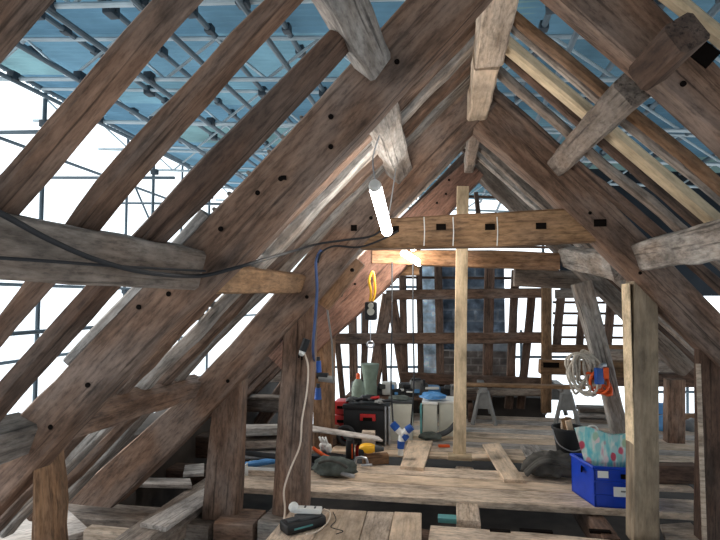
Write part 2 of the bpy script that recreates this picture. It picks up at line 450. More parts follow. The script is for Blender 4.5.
collB = face_timber('collar', [(322, 223), (400, 217), (440, 215), (500, 212), (560, 208), (606, 207)],
                    [(318, 249), (400, 248), (440, 247), (500, 246), (560, 243), (606, 240)], DB - .03, .16, 'collar',
                    'long horizontal golden oak collar with a row of square mortises across the second truss', 'collar beam', rough=.004)
for q, w in [((396, 229), .045), ((441, 227), .07), ((490, 227), .07), ((541, 226), .07)]:
    mortise(collB, *q, DB - .03, w, .045)
for px in (424, 453, 497):
    a, b = P(px, 217, DB - .03), P(px, 246, DB - .03)
    MB().tube([a + V((0, -.004, 0)), a.lerp(b, .5) + V((.004, -.004, 0)), b + V((0, -.004, 0))], .004, 6).build('chalk_line', 'white', collB)
collC = face_timber('collar', [(372, 250), (420, 250), (500, 250), (560, 253)], [(372, 263), (420, 265), (500, 268), (560, 270)], DC - .02, .18, 'oak_orange',
                    'orange brown oak collar of the third truss, just below the long golden collar', 'collar beam')
tie_l = face_timber('collar', [(374, 264), (419, 263)], [(374, 276), (419, 275)], DC + .25, .12, 'collar',
                    'short lit timber just under the small far tube light', 'timber')

# posts ---------------------------------------------------------------
pc = 'post'
def post(pxt0, pxt1, ytop, pxb0, pxb1, ybot, Y, d, mat, label, yt1=None, **kw):
    return face_timber('post', [(pxt0, ytop), (pxb0, ybot)], [(pxt1, yt1 or ytop), (pxb1, ybot)], Y, d, mat, label, pc, cut=yt1 is None, **kw)
post(32, 65, 455, 29, 80, 770, DA + .02, .2, 'oak_orange', 'short split oak post under the nearest rafter at lower left', ragged=.012, back=True)
p1 = post(213, 249, 392, 201, 243, 521, DB + .03, .16, 'oak', 'weathered oak post under the second truss, the one farther left', yt1=372, back=True)
p2 = post(284, 319, 322, 271, 310, 514, DB + .02, .16, 'oak', 'brown oak post with a cream flex running down its face', yt1=292, back=True)
for q in [(299, 356), (302, 358)]: mortise(p2, *q, DB + .02, .012, .03)
post(313, 336, 306, 313, 335, 452, DC + .02, .2, 'oak_orange', 'orange brown oak post behind the flex post, blue plugs hung on it', back=True)
propR = face_timber('prop', [(634, 276), (634, 545)], [(658, 300), (660, 545)], DB + .02, .17, 'pale_shaded',
                    'pale sawn softwood prop under the right rafter, left face painted as lit', pc, cut=False, rough=.001, ch=.004)
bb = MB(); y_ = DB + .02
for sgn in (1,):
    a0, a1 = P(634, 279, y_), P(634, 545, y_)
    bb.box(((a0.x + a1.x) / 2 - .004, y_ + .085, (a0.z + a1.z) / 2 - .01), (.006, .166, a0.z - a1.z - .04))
bb.build('painted_lit_face', 'pale', propR)  # paler skin on the left face imitates daylight from that side
face_timber('post', [(700, 349), (700, 542)], [(740, 386), (740, 542)], DB + .04, .1, 'oak_dark', 'dark brown oak post at the right edge under the second truss', pc, cut=False)
MB().box(P(701, 450, DB + .04) + V((.0, -.004, -.1)), (.03, .012, 1.35), bev=.003).build('painted_lit_edge', 'board', bpy.data.objects['post.004'])  # pale strip standing in for daylight on the left edge
propC = face_timber('prop', [(457, 186), (455, 320), (453, 459)], [(469, 186), (467, 320), (466, 459)], 5.22, .09, 'pale',
                    'new pale softwood prop standing upright through the middle below the collar', pc, rough=.001, ch=.004)
MB().box(P(460, 459, 5.2) + V((0, 0, .02)), (.22, .12, .04), bev=.004).build('foot_block', 'pale', propC)

# purlins -------------------------------------------------------------
pu = 'purlin'
bar('purlin', (-1.19, .9, 1.70), (-1.10, DA + .03, 1.69), .15, .17, 'oak_grey', 'grey oak purlin at left running from the camera into the nearest rafter', pu, roll=.25, rough=.010)
bar('purlin', (-.40, 1.2, 2.60), (-.30, DA - .02, 2.53), .16, .17, 'weathered', 'ragged weathered purlin hanging down at top centre in front of the nearest rafter', pu, roll=.75, rough=.014, ragged=.018, taper=.8)
bar('purlin', (-.31, DA + .2, 2.50), (-.33, DB + .05, 2.50), .13, .16, 'weathered', 'pale weathered purlin behind the nearest rafter where the tube light hangs', pu, roll=.7, ragged=.008)
bar('purlin', (-1.16, DA + .2, 1.66), (-1.10, DB + .03, 1.68), .12, .14, 'collar', 'golden purlin between the first and second trusses with cables over it', pu, roll=.3)
bar('purlin', (-1.95, 1.2, .94), (-1.88, DA + .02, .95), .15, .15, 'oak_grey', 'purlin end at far left meeting the nearest rafter low down', pu, roll=.4, rough=.01)
bar('purlin', (-1.86, DA + .22, .95), (-1.93, DB + .05, .88), .14, .14, 'oak', 'lowest chamfered purlin between the first and second trusses, above the post', pu, roll=.45, rough=.01)
bar('purlin', (.79, DA + .16, 2.44), (.81, DB + .05, 2.52), .15, .14, 'oak_grey', 'weathered purlin carrying the right-hand rafters beside the ridge', pu, roll=-.7, ragged=.008)
bar('purlin', (1.30, 1.75, 1.83), (1.36, DB + .03, 1.86), .15, .19, 'weathered', 'thick weathered purlin at the right edge resting on the second truss', pu, roll=-.3, ragged=.010)
bar('purlin', (1.28, DB + .25, 1.80), (1.20, DC + .03, 1.98), .15, .2, 'weathered', 'knotty weathered purlin end beneath the collar at the right', pu, roll=-.3, ragged=.016)
bar('purlin', (-1.15, DB + .25, 1.66), (-1.10, DC + .03, 1.66), .12, .14, 'oak_dark', 'dark purlin between the second and third trusses on the left slope', pu, roll=.3)
e0 = P(687, 33, 1.86)
bar('purlin', e0, (e0.x - .03, DA - .005, e0.z - .02), .115, .115, 'oak_dark', 'square dark purlin end sticking out of the nearest right rafter', pu, roll=-.55, rough=.004)
MB().box(P(703, 54, DA) + V((0, .004, 0)), (.09, .03, .075), Matrix.Rotation(.75, 3, 'Y')).build('mortise', 'hole', A_r)
# ridge
bar('ridge_piece', (.27, 1.5, 3.02), (.26, 3.02, 2.97), .15, .2, 'board', 'pale lit ridge timber hanging at the top centre, nearer length', 'ridge', rough=.012, ragged=.01)
bar('ridge_piece', (.25, 3.05, 2.96), (.24, DB + .03, 2.95), .14, .2, 'board_warm', 'ridge timber ending at the second truss apex, farther length', 'ridge', rough=.012, ragged=.01)
bar('ridge_piece', (.25, DB + .26, 2.92), (.25, DC + .2, 2.92), .09, .16, 'oak_grey', 'ridge timber between the second and third trusses', 'ridge')

# common rafters ------------------------------------------------------
cr = 'rafter'
face_timber('common_rafter', [(-70, 42), (0, -38), (45, -90)], [(-50, 128), (0, 70), (60, 0), (95, -41)], .92, .11, 'oak', 'dark common rafter cutting across the top left corner', cr, back=True)
face_timber('common_rafter', [(-50, 222), (-7, 173), (143, 3), (181, -40)], [(-12, 252), (53, 180), (210, 0), (245, -40)], 1.22, .11, 'oak',
            'broad reddish common rafter at upper left, second from the camera', cr, back=True)
face_timber('common_rafter', [(320, -58), (232, 27), (97, 178), (72, 208), (24, 278), (-10, 330), (-40, 368)][::-1],
            [(362, -60), (307, 0), (200, 117), (146, 180), (117, 212), (63, 278), (0, 347), (-20, 372)][::-1], 1.5, .11, 'oak',
            'common rafter at upper left, third from the camera, running down behind the purlin', cr, back=True)
face_timber('common_rafter', [(329, 29), (200, 157), (143, 222), (88, 278), (20, 357), (-40, 428)][::-1],
            [(352, 50), (240, 172), (194, 220), (128, 280), (56, 360), (-6, 432)][::-1], 1.8, .12, 'oak_dark',
            'dark square common rafter just left of the nearest truss, ending at the ragged purlin', cr, back=True)

def common(side, Y, mat, label, w=.10, t=.12, lo=3.15, z0=0.0, hi=.22, **kw):
    d = V((1, 0, 1)).normalized() if side == 'l' else V((-1, 0, 1)).normalized()
    a = V((-lo + .25, Y, 2.95 - lo + .25 + z0)) if side == 'l' else V((lo + .2, Y, 3.38 - lo - .2 + z0))
    n = V((1, 0, -1)).normalized() if side == 'l' else V((-1, 0, -1)).normalized()
    L_ = (lo - .03) * math.sqrt(2) * (1 if hi == .22 else hi)
    b = a + d * L_
    sk = random.uniform(-.03, .03)
    secs = []
    for i in range(6):
        u = i / 5; p = a.lerp(b, u) + V((0, sk * math.sin(3 * u), 0)) + n * (.02 * math.sin(math.pi * u) * random.uniform(-1, 1))
        secs.append([p, p + n * t, p + n * t + V((0, w, 0)), p + V((0, w, 0))])
    o = loft_wood('common_rafter', secs, mat, **kw)
    return tag(o, label, cr)

names = ['first', 'second', 'third', 'fourth', 'fifth']
names = ['first', 'second', 'third', 'fourth', 'fifth', 'sixth']
for k, (Y, mt, w) in enumerate([(2.30, 'oak_orange', .11), (2.60, 'weathered', .11), (2.88, 'oak', .11), (3.12, 'weathered', .11), (3.36, 'oak', .11), (3.58, 'weathered', .15)]):
    common('l', Y, mt, f'weathered rafter on the left slope, {names[k]} one behind the nearest truss', w, .065, rough=.012, ragged=.01)
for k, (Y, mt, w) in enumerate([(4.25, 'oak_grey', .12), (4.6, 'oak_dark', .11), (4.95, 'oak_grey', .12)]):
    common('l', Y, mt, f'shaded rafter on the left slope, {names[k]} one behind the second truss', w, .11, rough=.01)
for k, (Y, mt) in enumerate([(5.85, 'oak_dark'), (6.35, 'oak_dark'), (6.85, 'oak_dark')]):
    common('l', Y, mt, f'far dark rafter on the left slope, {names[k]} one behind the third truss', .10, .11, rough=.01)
for k, (Y, mt, w, t) in enumerate([(2.66, 'oak_orange', .06, .05), (2.95, 'pale', .10, .06), (3.34, 'oak_grey', .07, .055), (3.66, 'oak_dark', .08, .06), (2.77, 'weathered', .05, .05), (3.12, 'oak_dark', .06, .05)]):
    common('r', Y, mt, ['orange brown rafter on the right slope nearest the top right corner', 'new pale softwood rafter on the right slope with small stamped marks',
                        'old knotty rafter just beyond the new pale rafter', 'dark rafter tucked against the right leg of the second truss', 'thin weathered rafter touching the orange brown one on the right slope', 'thin dark rafter in the shade just beyond the new pale one'][k], w, t, rough=.002 if mt == 'pale' else .012)
for k, (Y, mt) in enumerate([(4.25, 'weathered'), (4.55, 'oak_grey'), (4.85, 'oak_grey'), (5.15, 'weathered')]):
    common('r', Y, mt, f'thin old rafter on the right slope, {names[k]} one behind the second truss', .08, .10, rough=.01)
for k, (Y, mt) in enumerate([(5.9, 'oak_dark'), (6.5, 'oak_dark')]):
    common('r', Y, mt, f'far dark rafter on the right slope, {names[k]} one behind the third truss', .08, .08, rough=.01, z0=.14)
face_timber('common_rafter', [(640, -46), (668, -24), (695, 0), (720, 20), (790, 76)], [(640, -10), (668, 12), (695, 34), (720, 54), (790, 110)], 2.03, .07, 'pale', 'pale new rafter at the top right corner in front of the nearest truss', cr, rough=.002, back=True)
face_timber('batten', [(60, 360), (143, 272), (200, 208)], [(70, 366), (152, 282), (207, 217)], DA - .0, .05, 'board_grey', 'thin grey batten lying along the top edge of the nearest rafter', 'batten')

for k in range(12):
    z = 1.42 + .085 * k + random.uniform(-.012, .012); x = z - 2.95
    bar('roof_batten', (x - .02, DA + .15, z + .02), (x - .02, DB - .05, z + .02 + random.uniform(-.02, .02)), .05, .018, 'weathered',
        'thin lath across the left slope rafters between the first two trusses, daylight beside it', 'batten', 'laths on the left slope', roll=.78, rough=.006)

# ------------------------------------------------------------------ gable end and far bay
DG = 7.6
gt = 'gable timber'
def rail(px0, py0, px1, py1, h, Y, mat, label, d=.09, name='gable_rail'):
    return face_timber(name, [(px0, py0 - h / 2), (px1, py1 - h / 2)], [(px0, py0 + h / 2), (px1, py1 + h / 2)], Y, d, mat, label, gt)
rail(386, 295, 545, 293, 10, DG - .1, 'oak', 'upper horizontal rail across the far gable')
rail(322, 339, 548, 338, 11, DG - .1, 'oak', 'middle horizontal rail across the far gable')
rail(556, 294, 622, 292, 9, DG - .1, 'oak_grey', 'short rail right of the pale gable post')
rail(552, 349, 700, 349, 8, DG - .1, 'oak_orange', 'low light brown rail on the right of the far gable')
rail(400, 378, 545, 384, 11, DG - .1, 'oak_dark', 'lowest dark rail across the far gable behind the trestles')
rail(462, 392, 545, 393, 7, DG - .14, 'oak_grey', 'pale weathered rail just above the far end of the floor')
rail(515, 277, 606, 281, 18, DC + .35, 'oak_grey', 'stub tie timber with a mortise under the far collar', .16, 'tie_timber')
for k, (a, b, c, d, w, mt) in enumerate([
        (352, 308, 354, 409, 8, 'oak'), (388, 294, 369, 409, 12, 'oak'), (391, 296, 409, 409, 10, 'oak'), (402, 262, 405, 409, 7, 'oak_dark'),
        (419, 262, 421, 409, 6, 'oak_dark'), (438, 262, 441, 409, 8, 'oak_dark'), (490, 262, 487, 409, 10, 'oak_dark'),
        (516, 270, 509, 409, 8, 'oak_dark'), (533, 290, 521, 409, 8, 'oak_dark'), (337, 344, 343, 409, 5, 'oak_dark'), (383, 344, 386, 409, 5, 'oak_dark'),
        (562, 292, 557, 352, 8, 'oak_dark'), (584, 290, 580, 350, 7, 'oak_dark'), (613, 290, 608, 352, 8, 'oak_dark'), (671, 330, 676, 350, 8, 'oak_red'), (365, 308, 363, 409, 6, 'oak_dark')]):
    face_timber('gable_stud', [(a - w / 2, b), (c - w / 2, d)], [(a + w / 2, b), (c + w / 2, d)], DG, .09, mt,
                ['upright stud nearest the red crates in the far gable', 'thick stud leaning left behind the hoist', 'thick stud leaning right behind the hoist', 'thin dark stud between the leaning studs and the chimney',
                 'thin dark stud in front of the chimney face painted as blue-lit', 'dark stud over the middle of the chimney', 'dark stud just right of the pale prop', 'dark stud beside the right edge of the chimney',
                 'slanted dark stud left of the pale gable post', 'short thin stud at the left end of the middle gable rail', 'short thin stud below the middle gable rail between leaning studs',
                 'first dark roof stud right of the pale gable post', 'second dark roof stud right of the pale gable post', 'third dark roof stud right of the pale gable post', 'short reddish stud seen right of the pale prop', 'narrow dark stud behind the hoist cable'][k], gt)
face_timber('post', [(542, 286), (542, 413)], [(552, 286), (552, 413)], DG - .22, .10, 'collar', 'light brown gable post at the right of the far floor', pc)
for k, py in enumerate([302, 313, 325, 337]):
    face_timber('roof_batten', [(553, py - 1), (705, py)], [(553, py + 1.5), (705, py + 2.5)], DG + .12, .03, 'oak_dark',
                f'thin tile batten against the sky right of the gable post, {names[k]} from the top', 'batten', ns=4, rough=.002, ch=.004)
for k, (py, x0, x1) in enumerate([(246, 395, 560), (277, 390, 520), (196, 468, 505)]):
    face_timber('roof_batten', [(x0, py - 1), (x1, py)], [(x0, py + 1.5), (x1, py + 2.5)], DG + .12, .03, 'oak_dark',
                ['thin batten just under the golden collar against the sky', 'thin batten crossing the chimney below the far collar', 'highest short batten in the small sky triangle over the collar'][k], 'batten', ns=4, rough=.002, ch=.004)
face_timber('gable_stud', [(474, 192), (476, 215)], [(478, 192), (481, 215)], DG, .09, 'oak_dark', 'tiny dark stud in the sky triangle above the collar', gt, ns=4)
# tie timbers in the right bay
face_timber('tie_timber', [(541, 360), (600, 362), (650, 363)], [(541, 374), (600, 377), (650, 379)], DC + .1, .16, 'collar', 'horizontal timber with a hollow mortised end where the rope hangs', gt)
MB().box(P(551, 365, DC + .1) + V((0, -.004, 0)), (.15, .02, .05)).build('mortise', 'hole', bpy.data.objects['tie_timber.001'])
face_timber('tie_timber', [(600, 350), (715, 352)], [(600, 371), (715, 373)], 6.6, .16, 'oak_grey', 'wide grey timber across the far right bay', gt)
face_timber('brace', [(573, 282), (601, 380), (618, 452)], [(593, 282), (616, 375), (634, 452)], DC - .1, .16, 'weathered', 'pale weathered leaning strut beside the coiled rope', 'brace', rough=.008)
face_timber('post', [(668, 380), (668, 470)], [(686, 380), (686, 470)], 6.3, .14, 'oak', 'brown post in the far right bay seen past the pale prop', pc)
face_timber('brace', [(318, 300), (352, 256)], [(326, 312), (364, 264)], DB + .32, .10, 'oak_orange', 'short orange brace behind the flex post', 'brace')
# sole plate / dark timber along the right bay
face_timber('brace', [(246, 432), (286, 372)], [(258, 436), (298, 378)], 7.0, .16, 'oak', 'old brown strut in the shade between the two left posts', 'brace')
face_timber('tie_timber', [(236, 366), (300, 368)], [(236, 382), (300, 383)], 7.25, .2, 'oak_grey', 'old grey plate in the shade between the two left posts', gt)
face_timber('tie_timber', [(236, 396), (300, 398)], [(236, 412), (300, 413)], 6.6, .2, 'oak_grey', 'lower old plate with a rough face between the two left posts', gt)
face_timber('sole_plate', [(655, 466), (700, 467)], [(655, 484), (700, 485)], 4.9, .15, 'oak_dark', 'dark sole plate between the pale prop and right edge post', 'timber', ns=4)

face_timber('tie_timber', [(600, 373), (715, 374)], [(600, 386), (715, 388)], 6.75, .16, 'oak_dark', 'dark header timber just under the wide grey timber at far right', gt)
for k, py in enumerate([408, 414, 420, 426]):
    a = P(578 - k, py, 7.3); b = P(618 + k, py + 1, 7.3)
    bar('stacked_board', a, b, .22, .055, ['oak_grey', 'board_grey', 'oak_grey', 'oak'][k], ['topmost', 'second', 'third', 'lowest'][k] + ' board of the stack behind the sawhorse and bucket', 'board')
o = MB().blob(P(665, 425, 6.9), (.13, .12, .12), .15, 4, seed=6).build('blue_bag', 'blue_pale'); tag(o, 'small blue bag on the far floor seen right of the pale prop', 'bag')
o = MB().blob(P(692, 432, 7.0), (.12, .14, .16), .25, 4, seed=8).build('grey_sack', 'grey'); tag(o, 'pale grey sack in the far right bay beside the edge post', 'sack')
o = MB().box(P(660, 414, 7.35) + V((0, 0, .07)), (.16, .09, .14), bev=.02).build('pale_box', 'blue_pale'); tag(o, 'small pale blue carton high in the far right bay', 'box')
face_timber('gable_rail', [(640, 414), (715, 415)], [(640, 422), (715, 424)], 7.3, .1, 'oak_orange', 'low brown rail in the far right bay behind the blue bag', gt, ns=4)

# chimney and stone wall beyond
ch = empty('chimney_stack', P(460, 400, 8.6), 'dark stone chimney stack beyond the far gable', 'chimney')
def panel(name, x0, y0, x1, y1, Y, d, mat, parent):
    a, b = P(x0, y1, Y), P(x1, y0, Y)
    MB().box(((a.x + b.x) / 2, Y + d / 2, (a.z + b.z) / 2), (abs(b.x - a.x), d, abs(b.z - a.z)), bev=.01).build(name, mat, parent)
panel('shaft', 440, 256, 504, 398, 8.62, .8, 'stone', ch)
panel('painted_lit_side', 419, 256, 441, 400, 8.55, .8, 'stone_lit', ch)  # sky-lit side of the stack, its light painted on
panel('lead_flashing', 466, 344, 512, 351, 8.36, .18, 'lead', ch)
w = MB(); a, b = P(440, 398, 8.45), P(514, 351, 8.45)
w.box(((a.x + b.x) / 2, 8.42, (a.z + b.z) / 2), (b.x - a.x, .24, b.z - a.z), bev=.01)
o = w.build('wall_gable', 'slate_stone'); o['kind'] = 'structure'
w = MB(); a, b = P(405, 416, 7.9), P(545, 398, 7.9)
w.box(((a.x + b.x) / 2, 8.0, (a.z + b.z) / 2), (b.x - a.x, .25, b.z - a.z), bev=.01)
o = w.build('wall_back', 'under'); o['kind'] = 'structure'

# ------------------------------------------------------------------ floors
o = MB().box((-2.76, 6.6, -.12), (.36, 4.8, 1.06), bev=.02).build('wall_left', 'under'); o['kind'] = 'structure'
def slab(name, lo, hi, mat):
    o = MB().box([(a + b) / 2 for a, b in zip(lo, hi)], [b - a for a, b in zip(lo, hi)]).build(name, mat); o['kind'] = 'structure'; return o
slab('floor', (-4.2, .4, -.72), (3.6, 9.0, -.62), 'under')

fb = 'floorboard'
def board(x0, x1, y0, y1, mat, label, z=0.0, t=.032, sk=0.0, name='floor_board'):
    g = .004
    secs = []
    for i in range(5):
        u = i / 4; x = x0 + (x1 - x0) * u
        secs.append([V((x, y0 + g + sk * u, z)), V((x, y0 + g + sk * u, z - t)), V((x, y1 - g + sk * u, z - t)), V((x, y1 - g + sk * u, z))])
    # sections want outer-front first: top-front, bottom-front, bottom-back, top-back
    o = loft_wood(name, secs, mat, rough=.003, ch=.004)
    return tag(o, label, fb)
board(-1.9, 2.0, 4.27, 4.57, 'board', 'front edge floorboard of the deck, in front of the blue crate', t=.05)
board(-1.25, 1.5, 4.575, 4.80, 'board_warm', 'second floorboard of the deck, under the dark cloth')
board(-1.1, 2.0, 4.805, 5.06, 'board', 'third floorboard of the deck, before the open gap')
ord_ = ['first', 'second', 'third', 'fourth', 'fifth', 'sixth', 'seventh', 'eighth', 'ninth', 'tenth', 'eleventh']
ys = [5.42, 5.58, 5.80, 6.02, 6.25, 6.47, 6.7, 6.92, 7.15, 7.40]
for k in range(len(ys) - 1):
    board(-1.6, 3.1, ys[k], ys[k + 1], ['board_warm', 'board', 'board_grey'][k % 3] if k < 4 else ['board', 'board_grey'][k % 2], f'{ord_[k]} floorboard beyond the gap in the deck, counted from the gap')
# near boards, lengthways
def lboard(pa, pb, qa, qb, mat, label, z=.0, t=.03, name='floor_board'):
    a, b, c, d = G(*pa, z), G(*pb, z), G(*qa, z), G(*qb, z)   # far-left, near-left, far-right, near-right
    dn = V((0, 0, -t)); k = 1.0
    secs = []
    for i in range(4):
        u = i / 3 * k; l = a.lerp(b, u); r = c.lerp(d, u); g = (r - l).normalized() * .003
        secs.append([l + g, l + g + dn, r - g + dn, r - g])
    return tag(loft_wood(name, secs, mat, rough=.003, ch=.004), label, fb)
lboard((292, 508), (205, 610), (330, 509), (272, 610), 'board', 'leftmost of the four near boards, under the black charger')
lboard((330, 509), (272, 610), (367, 511), (340, 610), 'board_warm', 'second near board from the left, beside the black charger')
lboard((367, 511), (340, 610), (394, 512), (374, 610), 'board', 'third near board, a narrow plank running away from the camera')
lboard((394, 512), (374, 610), (422, 513), (422, 610), 'board_warm', 'rightmost near board running away from the camera')
# loose boards over the gap and on the deck
lboard((408, 440), (400, 466), (433, 441), (424, 468), 'board_warm', 'loose short board lying across the gap under the blue plugs', .03, .028, 'loose_board')
lboard((482, 444), (503, 479), (500, 443), (525, 480), 'board_warm', 'loose board slanting across the gap right of the pale prop', .03, .028, 'loose_board')
lboard((520, 445), (530, 464), (538, 445), (552, 466), 'board_grey', 'loose grey board beside the bucket', .03, .028, 'loose_board')

# joists and tie beams
bar('tie_beam', (-.12, 3.80, -.14), (1.75, 3.72, -.14), .24, .18, 'board', 'pale old tie beam along the bottom right with slots in its top', 'tie beam')
tb = bpy.data.objects['tie_beam']
for px in (500, 536, 600):
    p = G(px, 531, -.05); MB().box(p + V((0, 0, -.004)), (.14 if px != 536 else .22, .035, .02)).build('slot', 'hole', tb)
bar('tie_beam', (-3.4, 3.98, -.24), (-1.75, 3.95, -.24), .28, .22, 'oak_grey', 'old grey tie beam end under the left post', 'tie beam')
bar('tie_beam', (-1.70, 3.93, -.20), (-1.40, 3.93, -.20), .30, .22, 'oak', 'brown block of tie beam under the left post', 'tie beam')
bar('tie_beam', (-1.36, 3.95, -.18), (-1.10, 3.93, -.18), .28, .22, 'weathered', 'pale block of tie beam under the flex post', 'tie beam')
bar('joist', (-2.08, 3.05, -.13), (-2.02, 4.6, -.13), .24, .2, 'oak_grey', 'squared grey joist end below the second rafter foot', 'joist')
bar('joist', (-2.9, 4.8, -.1), (-1.3, 4.75, -.1), .22, .16, 'oak_dark', 'dark joist behind the two left posts', 'joist')
bar('joist', (-3.0, 5.4, .02), (-1.5, 5.3, .02), .2, .22, 'oak_dark', 'old mortised plate in shadow behind the left posts', 'joist')
bar('joist', (.15, 3.95, -.12), (.17, 5.2, -.12), .17, .2, 'board', 'stub joist showing its end below the deck front', 'joist')
bar('joist', (1.1, 3.9, -.16), (1.1, 5.2, -.16), .12, .2, 'oak_dark', 'dark joist under the blue crate', 'joist')
bar('joist', (-.75, 4.1, -.19), (-.1, 4.0, -.22), .12, .14, 'oak_dark', 'dark crosswise timber in the gap below the deck front', 'joist')
MB().box(G(449, 520, -.06) + V((0, .02, .0)), (.16, .08, .035), bev=.005).build('teal_block', 'teal')
tag(bpy.data.objects['teal_block'], 'small teal painted offcut lying under the deck front', 'offcut')
def flat(pa, pb, pc_, pd, z, t, mat, label, cat='plank', name='plank'):
    a, b, c, d = (G(*q, z) for q in (pa, pb, pc_, pd)); dn = V((0, 0, -t))
    secs = [[a.lerp(b, u), a.lerp(b, u) + dn, d.lerp(c, u) + dn, d.lerp(c, u)] for u in (0, .33, .66, 1)]
    return tag(loft_wood(name, secs, mat, rough=.003, ch=.004), label, cat)
flat((140, 523), (204, 488), (214, 494), (166, 527), .0, .035, 'board_grey', 'grey plank with a pinkish end slanting beside the left post')
flat((138, 477), (190, 478), (192, 485), (136, 484), .02, .03, 'board_grey', 'short grey plank laid level behind the second rafter foot')
flat((185, 465), (204, 463), (204, 473), (183, 474), .05, .03, 'board_grey', 'small pale plank half hidden behind the left post')
flat((-20, 515), (66, 508), (90, 530), (-20, 560), -.1, .04, 'board_grey', 'dusty grey board at the bottom left corner behind the split post')
bar('offcut_block', G(88, 533, -.1), G(130, 536, -.1), .1, .08, 'board', 'short pale offcut on the floor beside the split post', 'offcut')
flat((660, 524), (690, 522), (715, 545), (668, 545), -.05, .03, 'board', 'narrow loose plank at the bottom right corner behind the pale prop')
flat((655, 452), (712, 454), (712, 462), (655, 460), .0, .03, 'board', 'far floorboard seen between the pale prop and the edge post')

# stack seen between the left posts
zs = .0
for k, (py, mt, lb) in enumerate([(478, 'board_grey', 'lowest pale board of the stack between the left posts'), (452, 'board_grey', 'middle grey board of the stack between the left posts'), (441, 'oak_grey', 'upper old board of the stack between the left posts'), (430, 'weathered', 'topmost pale offcut of the stack between the left posts')]):
    a = P(240, py, 4.9); b = P(282, py - 1, 4.9)
    bar('stacked_board', (a.x, 4.9, a.z), (b.x + .05, 4.9, b.z), .25, .07, mt, lb, 'board', roll=random.uniform(-.1, .1))
o = MB().tube([P(242, 466, 4.72), P(282, 459, 4.75)], .03, 10).build('blue_pipe', 'blue_pale'); tag(o, 'pale blue plastic pipe on the board stack between the left posts', 'pipe')
tr = empty('white_tray', P(262, 478, 4.66), 'shallow white tray standing between the left posts', 'tray')
a, b = P(243, 480, 4.6), P(284, 465, 4.6)
cx, cz, wx = (a.x + b.x) / 2, a.z, (b.x - a.x)
MB().box((cx, 4.7, cz + .01), (wx, .22, .02), bev=.004).build('bottom', 'white', tr)
for yy in (4.595, 4.805): MB().box((cx, yy, cz + .06), (wx, .015, .12), bev=.004).build('side', 'white', tr)
for xx in (a.x, b.x): MB().box((xx, 4.7, cz + .06), (.015, .22, .12), bev=.004).build('end', 'white', tr)
o = MB().box((cx, 4.583, cz + .06), (wx * .7, .008, .07)).build('label_strip', 'board', tr)
o = MB().tube([P(241, 452, 4.6), P(262, 455, 4.62), P(284, 457, 4.6)], .025, 8).build('black_hose', 'rubber'); tag(o, 'black hose lying over the boards between the left posts', 'hose')


# ------------------------------------------------------------------ tools and goods
def grp(name, p, label, cat): return empty(name, p, label, cat)
RZ = lambda a: Matrix.Rotation(a, 3, 'Z')

# blue stacking crate
c0 = G(595, 507, 0.0); c1 = G(573, 493, 0.0); fx = V((1, -.02, 0)).normalized(); sy = V((-.28, 1, 0)).normalized()
Wc, Dc, Hc = .44, .34, .29
cr_ = grp('blue_crate', c0 + fx * Wc / 2 + sy * Dc / 2, 'bright blue plastic crate on the deck, holding a printed bag', 'crate')
def quadwall(p, q, h, t, nrm):
    m = MB(); d = V((0, 0, h)); n = nrm * t
    return m.add([p, q, q + d, p + d, p + n, q + n, q + n + d, p + n + d], [(0, 1, 2, 3), (4, 5, 6, 7), (0, 1, 5, 4), (1, 2, 6, 5), (2, 3, 7, 6), (3, 0, 4, 7)])
A0, A1, A2, A3 = c0, c0 + fx * Wc, c0 + fx * Wc + sy * Dc, c0 + sy * Dc
for p, q, n in ((A0, A1, sy), (A1, A2, -fx), (A2, A3, -sy), (A3, A0, fx)): quadwall(p, q, Hc, .012, n).build('side', 'blue', cr_)
MB().add([A0, A1, A2, A3, *[x + V((0, 0, .012)) for x in (A0, A1, A2, A3)]], [(0, 1, 2, 3), (4, 5, 6, 7), (0, 1, 5, 4), (1, 2, 6, 5), (2, 3, 7, 6), (3, 0, 4, 7)]).build('bottom', 'blue', cr_)
rm = MB()
for p, q in ((A0, A1), (A1, A2), (A2, A3), (A3, A0)): rm.cyl(p + V((0, 0, Hc)), q + V((0, 0, Hc)), .013, n=8)
rm.build('rim', 'blue', cr_)
rb = MB()
for z in (.09, .19): rb.box((A0 + A1) / 2 + V((0, -.004, z)), (Wc, .012, .012))
rb.build('rib', 'blue', cr_)
MB().box(A0 + fx * .25 + V((0, -.004, .235)), (.13, .012, .035), bev=.003).build('handle_slot', 'hole', cr_)
MB().box(A0 + sy * .17 + V((-.004, 0, .235)), (.012, .12, .035), RZ(-.27), bev=.003).build('handle_slot', 'hole', cr_)
MB().box(A0 + fx * .06 + V((0, -.008, .245)), (.075, .004, .05)).build('paper_label', 'white', cr_)
pl_ = MB().box(A0 + fx * .21 + V((0, -.012, .125)), (.16, .004, .07)).build('paper_label', 'white', cr_)
MB().box(A0 + fx * .21 + V((0, -.015, .13)), (.06, .003, .012)).build('label_print', 'grey', pl_)
